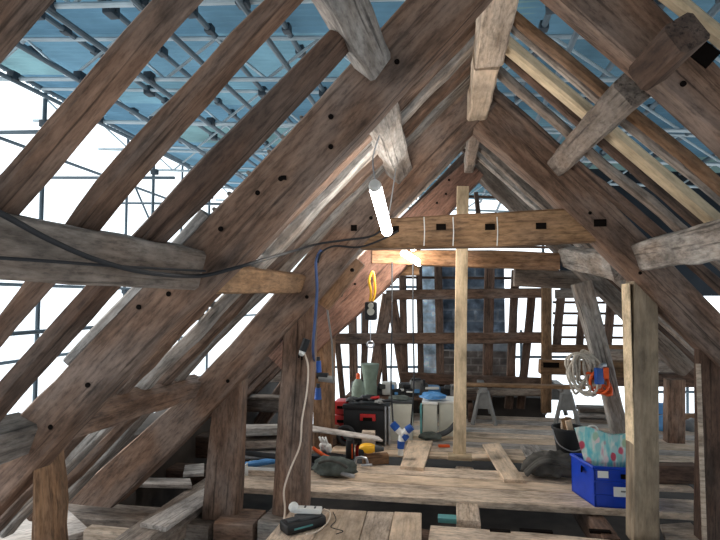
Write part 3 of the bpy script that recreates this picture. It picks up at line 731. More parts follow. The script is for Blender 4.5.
# printed bag in it
bc = (A0 + A1) / 2 + sy * .17 + V((-.035, 0, .02))
m = MB(); vs = []; fs = []
nx, nz = 14, 10
for side in (-1, 1):
    for j in range(nz + 1):
        for i in range(nx + 1):
            u, v = i / nx, j / nz
            wdt = .24 + .18 * v; pz = .52 * v + (.02 * math.sin(7 * u) if j == nz else 0)
            puff = .055 * math.sin(math.pi * min(1, u * 1.0)) * (1.1 - v * .7) * side + .010 * noise.noise(V((u * 6, v * 5, side)))
            vs.append(bc + V(((u - .5) * wdt + .02 - .06 * v, puff - .05 * v, pz + .03 * (u - .5) * -1)))
S = (nx + 1) * (nz + 1)
for s in (0, 1):
    for j in range(nz):
        for i in range(nx):
            a = s * S + j * (nx + 1) + i; fs.append((a, a + 1, a + nx + 2, a + nx + 1))
for j in range(nz):
    for i in (0, nx):
        a = j * (nx + 1) + i; fs.append((a, a + nx + 1, a + nx + 1 + S, a + S))
for i in range(nx): fs.append((i, i + 1, S + i + 1, S + i))
m.add(vs, fs); bg = m.build('shopping_bag', 'bag'); tag(bg, 'aqua bag printed with red and pink flowers standing in the blue crate', 'bag')
hb = MB(); hb.tube([bc + V((-.14, -.06, .5)), bc + V((-.15, -.06, .55)), bc + V((-.09, -.05, .55)), bc + V((-.07, -.06, .5))], .006, 6); hb.build('handle', 'white', bg)

# bucket
b0 = G(566, 460, 0); b0.x += .03
bk = grp('bucket', b0, 'black builder\'s bucket full of wood offcuts behind the blue crate', 'bucket')
MB().lathe(b0, [(.10, 0), (.15, .30), (.16, .30), (.16, .32), (.145, .32), (.095, .02)], 24).build('body', 'black', bk)
hm = MB(); hm.tube([b0 + V((-.155, -.02, .3)), b0 + V((-.12, -.12, .18)), b0 + V((0, -.17, .13)), b0 + V((.12, -.12, .18)), b0 + V((.155, -.02, .3))], .006, 6); hm.build('handle', 'steel', bk)
for k in range(5):
    a = b0 + V((random.uniform(-.06, .06), random.uniform(-.05, .05), .10)); b = a + V((random.uniform(-.07, .07), random.uniform(-.05, .05), .27 + .05 * random.random()))
    bar('offcut', a, b, .06, .035, ['board', 'oak_orange', 'collar', 'board_warm', 'oak'][k], ['pale offcut leaning in the black bucket', 'orange brown offcut standing in the black bucket', 'golden offcut poking out of the black bucket', 'warm sawn offcut at the back of the black bucket', 'dark offcut stuck in the black bucket'][k], 'offcut', rough=.003)

# dark cloth heap
dc = G(554, 479, 0)
m = MB(); m.blob(dc + V((0, .05, .085)), (.23, .12, .12), .4, 5, sub=4, seed=3)
cl = m.build('dark_cloth', 'cloth_dark', angle=180); tag(cl, 'crumpled dark cloth heaped on the deck left of the blue crate', 'cloth')
for k in range(5):
    y0 = -.10 + .05 * k
    MB().tube([dc + V((-.24, y0 + .05, .04)), dc + V((-.1, y0 + .02, .17 + .02 * k % 3 * .1)), dc + V((.08, y0 + .03, .15)), dc + V((.22, y0 + .04, .05))], .022, 8).build('fold', 'cloth_dark', cl)

# sawhorses with a plank
def sawhorse(px, py, label, half):
    g = G(px, py, 0.0)
    h = grp('sawhorse', g, label, 'sawhorse')
    H = .46
    MB().box(g + V((0, .35, H - .03)), (.09, .80, .06), bev=.008).build('top_rail', 'grey', h)
    for yy in (0, .7):
        for s in (-1, 1):
            MB().cyl(g + V((s * .14, yy, 0)), g + V((s * .045, yy + .0, H - .04)), .028, .022, 6).build('leg', 'grey', h)
        MB().add([g + V((-.10, yy - .01, .2)), g + V((.10, yy - .01, .2)), g + V((.05, yy - .01, H - .05)), g + V((-.05, yy - .01, H - .05)),
                  g + V((-.10, yy + .01, .2)), g + V((.10, yy + .01, .2)), g + V((.05, yy + .01, H - .05)), g + V((-.05, yy + .01, H - .05))],
                 [(0, 1, 2, 3), (4, 5, 6, 7), (0, 1, 5, 4), (1, 2, 6, 5), (2, 3, 7, 6), (3, 0, 4, 7)]).build('end_panel', 'grey', h)
    return g, H
g1, H1 = sawhorse(484, 425, 'grey sawhorse nearer the pale prop, under the long plank', 0)
g2, H2 = sawhorse(567, 427, 'grey sawhorse under the plank below the rope coil', 0)
bar('plank', (g1.x - .35, g1.y + .06, H1 + .022), (g2.x + .22, g2.y + .03, H2 + .022), .14, .04, 'collar', 'long light brown plank resting on the two sawhorses', 'plank', rough=.002)

# rope coil and straps hanging on the mortised timber
rc = P(583, 367, DC - .03)
rp = grp('rope_coil', rc, 'coil of cream rope hung on the mortised timber', 'rope')
for k in range(13):
    m = MB(); pts = []
    ox = random.uniform(-.07, .05); rx = random.uniform(.05, .125); rz = random.uniform(.12, .20); tl = random.uniform(-.35, .35)
    for i in range(15):
        t = 2 * math.pi * i / 14
        x_ = rx * math.sin(t) + .012 * math.sin(3 * t + k); z_ = rz * math.cos(t)
        pts.append(rc + V((ox + x_ + tl * z_ * .5, -.06 - .008 * k + .015 * math.sin(2 * t + k), .14 - rz + z_)))
    m.tube(pts, .011, 7, 3).build('loop', 'rope', rp)
MB().tube([rc + V((-.04, -.1, .1)), rc + V((.03, -.11, .08)), rc + V((.06, -.08, .12)), rc + V((0, -.03, .16)), rc + V((-.05, -.08, .12))], .014, 7).build('binding', 'rope', rp)
sc = P(596, 376, DC - .08)
st = grp('strap_bundle', sc, 'bundle of orange lifting straps hung beside the cream rope', 'strap')
for k in range(4):
    pts = []
    ca = (0, .05, -.04, .02)[k]; rr = (.08, .06, .07, .10)[k]
    for i in range(13):
        t = 2 * math.pi * i / 12
        pts.append(sc + V((ca + rr * math.sin(t), -.10 + .015 * k + .02 * math.sin(2 * t), -.04 * (k % 2) - .04 + (.08 + .025 * (k == 0)) * math.cos(t + .4 * k))))
    MB().tube(pts, .013, 6, 3).build('strap_loop', 'orange', st)
MB().box(sc + V((-.01, -.14, .02)), (.075, .05, .15), RZ(.3), bev=.01).build('ratchet', 'blue_plug', st)
MB().box(sc + V((.05, -.14, .05)), (.05, .05, .10), RZ(-.2), bev=.012).build('hook', 'orange', st)
MB().cyl(sc + V((.0, -.15, .11)), sc + V((.05, -.12, .12)), .022, n=10).build('buckle', 'steel', st)

# rear goods on the left of the deck -----------------------------------
# wheeled tool chest
q = G(365, 446, 0)
tcst = grp('tool_chest', q, 'black wheeled tool chest with a red latch, left of the white boxes', 'tool chest')
MB().box(q + V((0, .2, .21)), (.48, .36, .34), bev=.02).build('body', 'black', tcst)
MB().box(q + V((0, .2, .40)), (.50, .38, .05), bev=.015).build('lid', 'black', tcst)
lt = MB().box(q + V((.03, .0, .30)), (.17, .03, .07), bev=.01).build('latch', 'red', tcst)
MB().box(q + V((.03, -.014, .285)), (.10, .02, .035), bev=.005).build('latch_recess', 'hole', lt)
for xx in (-.2,):
    wh = MB().torus(q + V((xx, -.03, .11)), (0, 1, 0), .085, .028, 22, 8).build('wheel', 'rubber', tcst)
    MB().cyl(q + V((xx, -.06, .11)), q + V((xx, .0, .11)), .03, n=14).build('hub', 'dark_grey', wh)
for xx in (.17, .21): MB().cyl(q + V((xx + .05, .0, .02)), q + V((xx + .05, .0, .42)), .010, n=8).build('handle_bar', 'steel', tcst)

# white boxes
def whitebox(px0, px1, py0, py1, Y, d, label, mat='cream', lid=None):
    a, b = P(px0, py1, Y), P(px1, py0, Y)
    zb = 0.0 if a.z < .06 else a.z
    g = grp('white_box', V(((a.x + b.x) / 2, Y, zb)), label, 'box')
    MB().box(((a.x + b.x) / 2, Y + d / 2, (zb + b.z) / 2), (b.x - a.x, d, b.z - zb - .0), bev=.012).build('body', mat, g)
    MB().box(((a.x + b.x) / 2, Y + d / 2, b.z + .005), (b.x - a.x + .02, d + .02, .03), bev=.01).build('lid', lid or 'white', g)
    return g, a, b
whitebox(388, 412, 403, 441, 5.95, .22, 'cream upright box behind the hanging blue plugs', lid='dark_grey')
g, a, b = whitebox(423, 437, 404, 436, 6.1, .30, 'narrow cream box between the plugs and pale prop', lid='white')
MB().box((a.x - .02, 6.15, a.z + .17), (.02, .2, .34)).build('teal_edge', 'teal', g)
whitebox(439, 462, 403, 434, 6.2, .3, 'wide cream box just behind the pale prop')

# junk on top of the chest and along the gable
def junk(px, py, Y, s, mat, label, cat, name, seed, shape='blob', extra=None):
    p = P(px, py, Y)
    if shape == 'blob': m = MB().blob(p, s, .35, 5, seed=seed)
    else: m = MB().box(p, s, RZ(seed * .7), bev=min(s) * .25)
    o = m.build(name, mat); tag(o, label, cat); return o
def machine(px, py, Y, w, h, d, body, label, cat, name, bits):
    p = P(px, py, Y); g = grp(name, p - V((0, 0, h / 2)), label, cat)
    MB().box(p, (w, d, h), RZ(.2), bev=min(w, h) * .2).build('housing', body, g)
    for (nm, dx, dz, sx, sz, mt) in bits:
        MB().box(p + V((dx, -d / 2 - .005, dz)), (sx, .06, sz), RZ(.2), bev=min(sx, sz) * .25).build(nm, mt, g)
    return g
bench = face_timber('work_bench', [(345, 396), (478, 397)], [(345, 400), (478, 401)], 6.9, .5, 'oak_dark', 'dark low bench board behind the tool chest carrying loose tools', 'bench', ns=4)
for px in (350, 410, 470):
    a = P(px, 401, 7.1); MB().box((a.x, 7.15, a.z / 2), (.06, .4, a.z), bev=.005).build('leg', 'oak_dark', bench)
zt = P(400, 397, 6.9).z
def on_bench(px, w, d, h, mat, label, cat, name, bits, y=7.05, rz=.15):
    x = P(px, 397, 6.9).x; p = V((x, y, zt + h / 2)); g = grp(name, V((x, y, zt)), label, cat)
    MB().box(p, (w, d, h), RZ(rz), bev=min(w, h) * .2).build('housing', mat, g)
    for (nm, dx, dz, sx, sz, mt) in bits: MB().box(p + V((dx, -d / 2 - .01, dz)), (sx, .05, sz), RZ(rz), bev=min(sx, sz) * .25).build(nm, mt, g)
on_bench(357, .20, .16, .16, 'black', 'black machine at the left end of the far bench', 'power tool', 'bench_machine', [('knob', -.04, .02, .05, .05, 'red'), ('handle', .04, .10, .14, .04, 'black')])
on_bench(379, .16, .14, .10, 'dark_grey', 'dark grey tool beside the leaning stud on the far bench', 'power tool', 'power_tool', [('grip', 0, .06, .05, .09, 'black')])
on_bench(388, .20, .14, .17, 'white', 'pale tool with blue trim on the far bench before the leaning studs', 'power tool', 'power_tool', [('trim', .05, .0, .05, .12, 'blue_pale'), ('nose', -.08, .03, .08, .06, 'dark_grey')])
on_bench(404, .16, .14, .16, 'dark_grey', 'charcoal tool in the middle of the far bench', 'power tool', 'power_tool', [('guard', .03, .05, .10, .05, 'black'), ('badge', -.03, 0, .05, .03, 'white')])
on_bench(416, .18, .16, .20, 'grey', 'grey tool with pale blue panel on the far bench', 'power tool', 'power_tool', [('panel', .0, -.03, .09, .05, 'blue_pale'), ('handle', .0, .12, .12, .03, 'black')])
on_bench(432, .20, .16, .13, 'blue_pale', 'pale blue and white tool case on the far bench behind the narrow cream box', 'case', 'tool_case', [('lid', .0, .05, .18, .03, 'white')])
on_bench(446, .16, .14, .12, 'black', 'black tool beside the pale prop on the far bench', 'power tool', 'power_tool', [('grip', .02, .07, .08, .05, 'dark_grey')])
on_bench(366, .10, .10, .22, 'dark_grey', 'tall dark tool standing between black machine and leaning stud', 'power tool', 'power_tool', [('head', .02, .09, .10, .05, 'black')], 6.98)
on_bench(396, .12, .10, .09, 'black', 'small black tool in front of the pale tool on the bench', 'power tool', 'power_tool', [('badge', 0, 0, .04, .03, 'blue_pale')], 6.96, .5)
on_bench(410, .12, .10, .10, 'black', 'small black tool in front of the grey tool on the bench', 'power tool', 'power_tool', [('stripe', 0, .02, .08, .015, 'white')], 6.96, -.3)
on_bench(424, .10, .10, .17, 'dark_grey', 'upright dark tool left of the pale blue case', 'power tool', 'power_tool', [('handle', 0, .10, .03, .08, 'black')], 6.98)
on_bench(455, .12, .12, .16, 'grey', 'grey machine behind the pale prop on the far bench', 'power tool', 'power_tool', [('cover', 0, .05, .08, .05, 'dark_grey')], 7.0)
for k, (dx, dy, w, h, mt, lb) in enumerate([(-.15, .1, .16, .07, 'dark_grey', 'dark tool lying on the left of the tool chest lid'), (.02, .16, .20, .09, 'black', 'black tool lying in the middle of the tool chest lid'), (.16, .08, .12, .06, 'grey', 'grey tool lying on the right of the tool chest lid')]):
    p = q + V((dx, dy, .428 + h * .45)); g = grp('hand_tool', p - V((0, 0, h * .45)), lb, 'tool')
    MB().blob(p, (w * .5, .06, h * .5), .3, 5, flat=True, seed=k + 20).build('body', mt, g)
    MB().cyl(p + V((-.02, -.02, .0)), p + V((.12, -.06, .03)), .016, n=8).build('handle', 'black' if mt != 'black' else 'red', g)
p = P(433, 400, 6.2); p.z = max(p.z, .42)
o = MB().blob(p + V((0, 0, .03)), (.14, .09, .05), .35, 5, seed=31).build('plastic_bag', 'blue_pale'); tag(o, 'crumpled pale blue plastic bag on the narrow cream box', 'bag')
o = MB().blob(P(400, 402, 6.05) + V((0, 0, .03)), (.13, .09, .045), .3, 5, seed=33).build('folded_cloth', 'green_grey'); tag(o, 'dark green cloth lying on the box behind the blue plugs', 'cloth')
p = G(443, 441, 0)
vh = grp('vacuum_hose', p, 'dark grey green hose with a nozzle on the floor before the wide cream box', 'hose')
MB().tube([p + V((-.20, -.02, .03)), p + V((-.08, .0, .05)), p + V((.06, .05, .10)), p + V((.16, .1, .2))], .03, 10).build('hose', 'dark_grey', vh)
MB().blob(p + V((-.14, -.03, .05)), (.13, .06, .05), .2, 4, seed=40).build('nozzle', 'green_grey', vh)
p = G(444, 446, 0)
o = MB().box(p + V((0, -.04, .012)), (.12, .05, .024), RZ(.2), bev=.008).build('orange_tool', 'orange'); tag(o, 'small orange tool lying on the floor left of the pale prop', 'tool')
# red crates and gas bottle
for k in range(3):
    p = G(338, 447, 0) + V((0, .28, .0)); z = .15 * k
    m = MB(); m.box(p + V((0, 0, z + .07)), (.16, .22, .14), bev=.012)
    o = m.build('red_crate', 'skin_red'); MB().box(p + V((0, -.115, z + .08)), (.09, .01, .03)).build('grip_slot', 'hole', o)
    tag(o, ['lowest small red crate of the stack behind the orange post', 'middle small red crate of the stack behind the orange post', 'topmost small red crate of the stack behind the orange post'][k], 'crate')
p = G(349, 440, 0) + V((.02, .5, 0))
gb = grp('gas_bottle', p, 'tall pale green gas bottle beside the red crates', 'gas bottle')
MB().lathe(p, [(.075, 0), (.08, .03), (.08, .48), (.06, .56), (.03, .60)], 18).build('body', 'green', gb)
MB().lathe(p + V((0, 0, .6)), [(.025, 0), (.025, .05), (.012, .07)], 12).build('valve', 'orange', gb)
p = G(362, 430, 0) + V((.02, .55, 0))
fl = grp('funnel_sack', p, 'pale green upright sack behind the tool chest', 'sack')
MB().lathe(p, [(.09, 0), (.10, .2), (.085, .5), (.12, .72)], 16).build('body', 'green', fl)

# mid-left bench: long thin board with tools below
flat((311, 425), (378, 436), (383, 440), (313, 430), .24, .02, 'board_grey', 'long thin grey board resting tilted behind the flask')
o = bpy.data.objects[[n.name for n in COL.objects if n.get('label', '').startswith('long thin grey board')][0]]
bar('packing_block', (G(345, 441, .10)[0] - .3, 5.55, .10), (G(345, 441, .10)[0] - .3 + .06, 5.75, .10), .3, .20, 'oak_dark', 'dark packing block holding up the long thin board', 'block')
bar('packing_block', (G(372, 441, .10)[0] - .1, 5.5, .10), (G(372, 441, .10)[0] + .03, 5.5, .10), .08, .20, 'board', 'pale packing block under the right end of the thin board', 'block')
bar('offcut_block', G(363, 459, .05) , G(388, 458, .05), .10, .09, 'oak_orange', 'reddish wood block with a yellow drill on it', 'block', rough=.004)
# flask
p = G(350, 459, 0)
fk = grp('flask', p, 'black drinks flask with an orange band, standing on the deck', 'flask')
fb_ = MB().lathe(p, [(.038, 0), (.042, .01), (.042, .17), (.036, .185)], 20).build('body', 'black', fk)
MB().lathe(p + V((0, 0, .183)), [(.034, 0), (.036, .02), (.034, .035), (.01, .037)], 16).build('cap', 'dark_grey', fk)
MB().box(p + V((.026, -.032, .085)), (.014, .014, .14), RZ(.6), bev=.004).build('stripe', 'orange', fb_)
p = p + V((.075, .06, 0))
fk2 = grp('red_can', p, 'small red can beside the black flask', 'can')
MB().lathe(p, [(.03, 0), (.032, .005), (.032, .11), (.024, .12)], 16).build('body', 'red', fk2)
MB().lathe(p + V((0, 0, .119)), [(.014, 0), (.014, .02), (.008, .03)], 12).build('nozzle', 'black', fk2)
# yellow drill
p = G(368, 452, .12) + V((0, 0, .035))
yd = grp('yellow_drill', p, 'yellow cordless drill lying on the wood block', 'drill')
MB().blob(p, (.085, .05, .048), .12, 3, flat=False, seed=5).build('body', 'yellow', yd)
MB().cyl(p + V((.07, 0, .0)), p + V((.15, 0, -.0)), .036, .02, 14).build('chuck', 'dark_grey', yd)
MB().box(p + V((-.06, -.02, -.035)), (.05, .05, .06), bev=.01).build('grip', 'black', yd)
# gloves white + orange handle
p = G(323, 461, 0) + V((0, .05, .10))
gl = MB(); gl.blob(p + V((0, 0, .03)), (.045, .035, .06), .3, 5, flat=False, seed=2); gl.blob(p + V((.05, -.02, .01)), (.03, .03, .05), .3, 5, flat=False, seed=9)
for k in range(3): gl.cyl(p + V((-.02 + .025 * k, -.01, .06)), p + V((-.045 + .03 * k, -.02, .12)), .014, .010, 8)
o = gl.build('work_glove', 'white', angle=180); tag(o, 'crumpled white work glove on top of the orange handled tool', 'glove')
p = G(326, 464, 0)
sw = grp('orange_saw', p, 'orange handled tool lying slantwise under the white glove', 'tool')
MB().tube([p + V((-.14, .05, .13)), p + V((-.02, .0, .08)), p + V((.10, -.03, .05))], .018, 8).build('handle', 'orange', sw)
MB().box(p + V((.0, .06, .035)), (.28, .16, .07), RZ(-.2), bev=.012).build('case', 'black', sw)
# grey-green tool bag
p = G(334, 476, 0)
tbg = grp('tool_bag', p, 'grey green canvas tool bag lying on the deck behind the flex post', 'bag')
MB().blob(p + V((0, .02, .065)), (.19, .11, .10), .22, 4, sub=4, seed=7).build('body', 'green_grey', tbg, angle=180)
MB().tube([p + V((-.12, -.08, .13)), p + V((-.04, -.10, .16)), p + V((.06, -.10, .15)), p + V((.13, -.07, .10))], .012, 8).build('strap', 'cloth_dark', tbg)
MB().cyl(p + V((.08, -.08, .05)), p + V((.2, -.09, .035)), .018, n=10).build('steel_rod', 'steel', tbg)
# clamp
p = G(362, 468, 0)
cp = grp('steel_clamp', p, 'small shiny steel clamp on the deck by the tool bag', 'clamp')
MB().tube([p + V((-.06, 0, .02)), p + V((-.05, 0, .09)), p + V((.04, 0, .09)), p + V((.05, 0, .02))], .013, 8, 2).build('jaw', 'steel', cp)
MB().cyl(p + V((.0, -.02, .03)), p + V((.1, -.05, .05)), .012, n=8).build('screw', 'steel', cp)

# charger on near boards
p = G(303, 528, 0)
R = RZ(.75)
cg = grp('battery_charger', p, 'black and teal battery charger on the near boards at the foot of the flex post', 'charger')
MB().box(p + V((0, 0, .035)), (.30, .13, .07), R, bev=.02).build('body', 'black', cg)
MB().box(p + V((.03, .03, .075)), (.17, .10, .02), R, bev=.006).build('cradle', 'dark_grey', cg)
MB().box(p + R @ V((-.03, -.066, .035)), (.14, .008, .012), R, bev=.003).build('trim', 'teal', cg)
MB().box(p + V((.0, .0, .072)), (.24, .05, .012), R, bev=.004).build('rail', 'dark_grey', cg)
# white socket
p = G(308, 512, .09)
so = grp('extension_socket', p, 'white extension socket resting on the black charger', 'socket')
R2 = RZ(.06)
sb_ = MB().box(p + V((0, 0, .015)), (.19, .065, .035), R2, bev=.008).build('body', 'white', so)
MB().blob(p + V((-.10, -.01, .03)), (.035, .04, .035), .1, 3, flat=False, seed=4).build('plug', 'white', so)
for dx in (-.02, .05): MB().box(p + V((dx, 0, .034)), (.012, .03, .004), R2).build('slot', 'dark_grey', sb_)

# ------------------------------------------------------------------ cables and lights
def cable(name, pts, r, mat, label, cat='cable'):
    o = MB().tube(pts, r, 8, 6).build(name, mat); return tag(o, label, cat)
yf = DB - .0
cable('cream_flex', [P(304, 352, yf), P(308, 366, yf - .02), P(307, 390, yf), P(302, 420, yf - .01), P(300, 445, yf), P(290, 470, yf - .01), P(284, 490, yf - .03), P(285, 508, yf - .05), G(284, 520, .02)], .007, 'cream_wire',
      'cream flex hanging down the face of the oak post to the charger', 'cable')
cable('white_flex', [P(324, 509, 3.75), G(330, 513, .04), G(327, 523, .012), G(316, 532, .012), G(306, 534, .03)], .006, 'cream_wire', 'short white flex looping from the extension socket', 'cable')
cable('thin_wire', [G(333, 512, .012), G(336, 520, .012), G(331, 527, .012), G(343, 531, .012), G(336, 534, .01)], .003, 'rubber', 'thin black wire curled on the near boards', 'wire')
def PX(px, py, x):
    q = ray(px, py); return V((0, 0, EYE)) + q * (x / q.x)
cable('black_cable', [PX(-30, 200, -1.0), PX(0, 213, -1.0), PX(50, 240, -1.0), PX(100, 261, -.985), PX(150, 273, -.97), P(200, 276, 2.06), P(235, 268, 2.09), P(262, 260, 2.3), P(290, 252, 3.0), P(318, 244, 3.7), P(345, 240, 3.82), P(372, 236, 3.84), P(388, 224, 3.8)], .008, 'rubber',
      'thick black cable swagged across from the left edge to the collar')
cable('black_cable', [PX(-30, 257, -1.02), PX(0, 258, -1.02), PX(60, 262, -1.0), PX(130, 267, -.99), P(205, 271, 2.07)], .0045, 'rubber', 'thin black cable along the underside of the left purlin')
cable('black_cable', [P(318, 262, 3.6), P(322, 252, 3.72), P(335, 246, 3.82), P(360, 247, 3.82), P(385, 238, 3.82), P(398, 231, 3.84)], .007, 'rubber', 'short black cable looping under the collar by the tube light')
cable('blue_cable', [P(321, 250, 3.72), P(316, 262, 3.7), P(317, 290, 3.72), P(315, 320, 3.78), P(313, 350, 3.82), P(316, 372, 4.4)], .011, 'blue_wire', 'blue cable hanging down beside the flex post')
cable('grey_cable', [P(326, 292, 4.3), P(328, 315, 4.4), P(332, 345, 4.6), P(333, 380, 4.8)], .008, 'grey', 'grey cable beside the blue one on the orange post')
# lamp head on the post where flex starts
p = P(303, 351, yf - .03)
o = grp('flex_plug', p, 'black plug with a white cap at the top of the cream flex', 'plug')
MB().cyl(p + V((.03, 0, .09)), p + V((.0, -.01, .0)), .028, n=12).build('body', 'black', o)
MB().cyl(p + V((.0, -.01, .0)), p + V((-.006, -.03, -.025)), .026, .02, 12).build('cap', 'white', o)
# blue plugs on the post
yp = 5.1
for k, (py, l) in enumerate([(367, 'upper blue plug clipped on the orange post'), (394, 'lower blue plug clipped on the orange post')]):
    p = P(318, py, yp); g = grp('blue_plug', p, l, 'plug')
    bd = MB().cyl(p + V((0, 0, -.05)), p + V((0, 0, .06)), .036, .028, 14).build('body', 'blue_plug', g)
    MB().cyl(p + V((0, 0, .055)), p + V((0, 0, .10)), .018, n=10).build('gland', 'black', bd)
p = P(326, 378, yp - .02); g = grp('grey_connector', p, 'grey and black cable connector between the blue plugs', 'connector')
MB().cyl(p + V((-.07, 0, 0)), p + V((.08, 0, -.015)), .034, n=12).build('body', 'grey', g)
MB().cyl(p + V((-.09, 0, .02)), p + V((.02, 0, .02)), .03, n=12).build('clip', 'black', g)
# three way splitter hung on two cables
p = P(402, 434, 5.15)
sp = grp('cable_splitter', p, 'white three way cable splitter with blue plugs hung over the gap', 'splitter')
def leg_(dx, dz, mat, nm, a, b, r0, r1): MB().cyl(p + V((dx * a, 0, dz * a)), p + V((dx * b, 0, dz * b)), r0, r1, 12).build(nm, mat, sp)
for (dx, dz) in ((-.7, .72), (.72, .55), (-.1, -1)):
    leg_(dx, dz, 'white', 'arm', 0, .07, .030, .032); leg_(dx, dz, 'blue_plug', 'plug', .065, .135, .038, .034)
leg_(.5, -.45, 'blue_plug', 'plug', .02, .1, .036, .032)
MB().cyl(p + V((-.01, 0, -.13)), p + V((-.015, 0, -.2)), .026, n=10).build('tail', 'white', sp)
cable('hanging_cable', [P(392, 262, 5.3), P(392, 320, 5.2), P(391, 380, 5.17), P(393, 422, 5.15)], .008, 'rubber', 'black cable hanging straight down to the left arm of the splitter')
cable('hanging_cable', [P(413, 262, 5.3), P(413, 320, 5.2), P(414, 380, 5.17), P(411, 425, 5.15)], .008, 'rubber', 'black cable hanging straight down to the right arm of the splitter')
# hoist on yellow sling
p = P(371, 311, 4.9)
ho = grp('hoist', p - V((0, 0, .1)), 'small black hoist with a pale dial hung from a yellow sling', 'hoist')
MB().box(p, (.11, .09, .17), bev=.02).build('body', 'black', ho)
MB().cyl(p + V((.005, -.055, -.005)), p + V((.005, -.04, -.005)), .034, n=16).build('dial', 'cream', ho)
MB().cyl(p + V((.005, -.055, .05)), p + V((.005, -.04, .05)), .026, n=16).build('dial', 'cream', ho)
MB().tube([p + V((-.01, 0, .09)), P(371, 292, 4.9), P(369, 280, 4.9), P(373, 272, 4.95), P(375, 290, 4.92), p + V((.015, 0, .09))], .012, 8).build('sling', 'yellow', ho)
MB().tube([p + V((-.005, 0, -.09)), p + V((-.005, 0, -.28))], .004, 6).build('chain', 'steel', ho)
MB().torus(p + V((-.005, 0, -.31)), (0, 1, 0), .03, .008, 14, 6).build('hook', 'steel', ho)
# tube lights
def tube_light(a, b, r, mat, label, wires):
    a, b = V(a), V(b); d = (b - a).normalized()
    g = grp('tube_light', (a + b) / 2, label, 'light')
    MB().cyl(a, b, r, n=16).build('tube', mat, g)
    for p, s in ((a, -1), (b, 1)): MB().cyl(p + d * s * .03, p, r * .75, r * 1.05, 14).build('end_cap', 'white', g)
    for w in wires: MB().tube(w, .004, 6).build('suspension_wire', 'steel', g)
la, lb_ = P(375, 186, 2.75), P(387, 231, 3.35)
tube_light(la, lb_, .034, 'tube_light', 'bright white tube light hanging from the pale purlin near the centre',
           [[la + V((0, 0, .03)), la + V((-.01, 0, .16)), V((-.31, 2.7, 2.46))], [lb_ + V((0, 0, .03)), P(392, 195, 3.4), V((-.31, 3.45, 2.44))]])
la, lb_ = P(404, 253, 5.0), P(419, 263, 5.5)
tube_light(la, lb_, .034, 'tube_light_far', 'smaller lit tube light farther off under the long collar', [[la + V((0, 0, .03)), la + V((0, 0, .22))]])
# bulb sparkle on the collar by the light
p = P(413, 248, 5.0); g = grp('bulb', p, 'small round lit bulb above the far tube light', 'light')
MB().blob(p, (.03, .03, .03), .02, 2, flat=False).build('glass', 'tube_light_far', g); MB().cyl(p + V((0, 0, .025)), p + V((0, 0, .07)), .016, n=10).build('holder', 'black', g)

# ------------------------------------------------------------------ temporary roof and scaffolding
XL, XR, YB, YF = -5.6, 6.6, -2.0, 13.5
SL = .075
zr = lambda x: EYE + 2.98 - SL * (x - XL)
vs = []; fs = []
n = int((YF - YB) / .0166)
for i in range(n + 1):
    y = YB + (YF - YB) * i / n
    ph = (i % 6) / 6; h = .022 * math.cos(2 * math.pi * ph)
    for x in (XL - .15, XR): vs.append((x, y, zr(x) + h + .05))
    if i: b = 2 * i; fs.append((b - 2, b - 1, b + 1, b))
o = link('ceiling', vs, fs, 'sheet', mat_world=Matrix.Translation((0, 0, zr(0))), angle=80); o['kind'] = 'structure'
# sheeted scaffold side on the right
vs = []; fs = []
for i in range(60):
    y = 1.0 + 12.2 * i / 59
    for j in range(8):
        z = 2.1 + (zr(6.5) - 2.1 + .04) * j / 7
        vs.append((6.5 + .04 * noise.noise(V((y * 2, z * 2, 0))), y, z))
for i in range(59):
    for j in range(7): a = i * 8 + j; fs.append((a, a + 1, a + 9, a + 8))
o = link('wall_right', vs, fs, 'netting'); o['kind'] = 'structure'

vs = []; fs = []
for i in range(40):
    x = 2.05 + (6.5 - 2.05) * i / 39
    for j in range(16):
        z = 1.62 + (zr(x) - 1.62) * j / 15
        vs.append((x, 10.0 + .06 * noise.noise(V((x * 2, z * 1.5, 3))), z))
for i in range(39):
    for j in range(15): a = i * 16 + j; fs.append((a, a + 1, a + 17, a + 16))
o = link('wall_far', vs, fs, 'netting'); o['kind'] = 'structure'

vs = []; fs = []  # unseen dark sheet added behind the camera to dim the front faces
for i in range(40):
    x = -4.6 + 11 * i / 39
    for j in range(12):
        z = .4 + (zr(x) - .4) * j / 11
        vs.append((x, -1.9 + .06 * noise.noise(V((x * 2, z * 1.5, 9))), z))
for i in range(39):
    for j in range(11): a = i * 12 + j; fs.append((a, a + 1, a + 13, a + 12))
o = link('wall_added_shade', vs, fs, 'netting'); o['kind'] = 'structure'

gl_ = 'lattice girders under the temporary roof'
for k, Y in enumerate([2.3, 3.6, 5.0, 6.4, 7.8, 9.2, 10.7, 12.3]):
    g = empty('lattice_girder', (0, Y, zr(0)), f'galvanised lattice girder crossing under the blue roof sheets, {(names + ["seventh", "eighth"])[k]} from the camera', 'girder', gl_)
    MB().cyl((XL, Y, zr(XL) - .05), (XR, Y, zr(XR) - .05), .024, n=8).build('top_chord', 'gal_light', g)
    MB().cyl((XL, Y, zr(XL) - .50), (XR, Y, zr(XR) - .42), .024, n=8).build('bottom_chord', 'gal_light', g)
    m = MB(); x = XL; s = 0
    while x < XR - .5:
        z0, z1 = zr(x) - .05, zr(x + .55) - (.50 - .08 * (x + .55 - XL) / 12)
        if s % 2: z0, z1 = zr(x) - (.50 - .08 * (x - XL) / 12), zr(x + .55) - .05
        m.cyl((x, Y, z0), (x + .55, Y, z1), .016, n=6); x += .55; s += 1
    m.build('lacing', 'gal_light', g)
pt = 'dark purlin tubes under the temporary roof'
k = 0; x = XL + .1
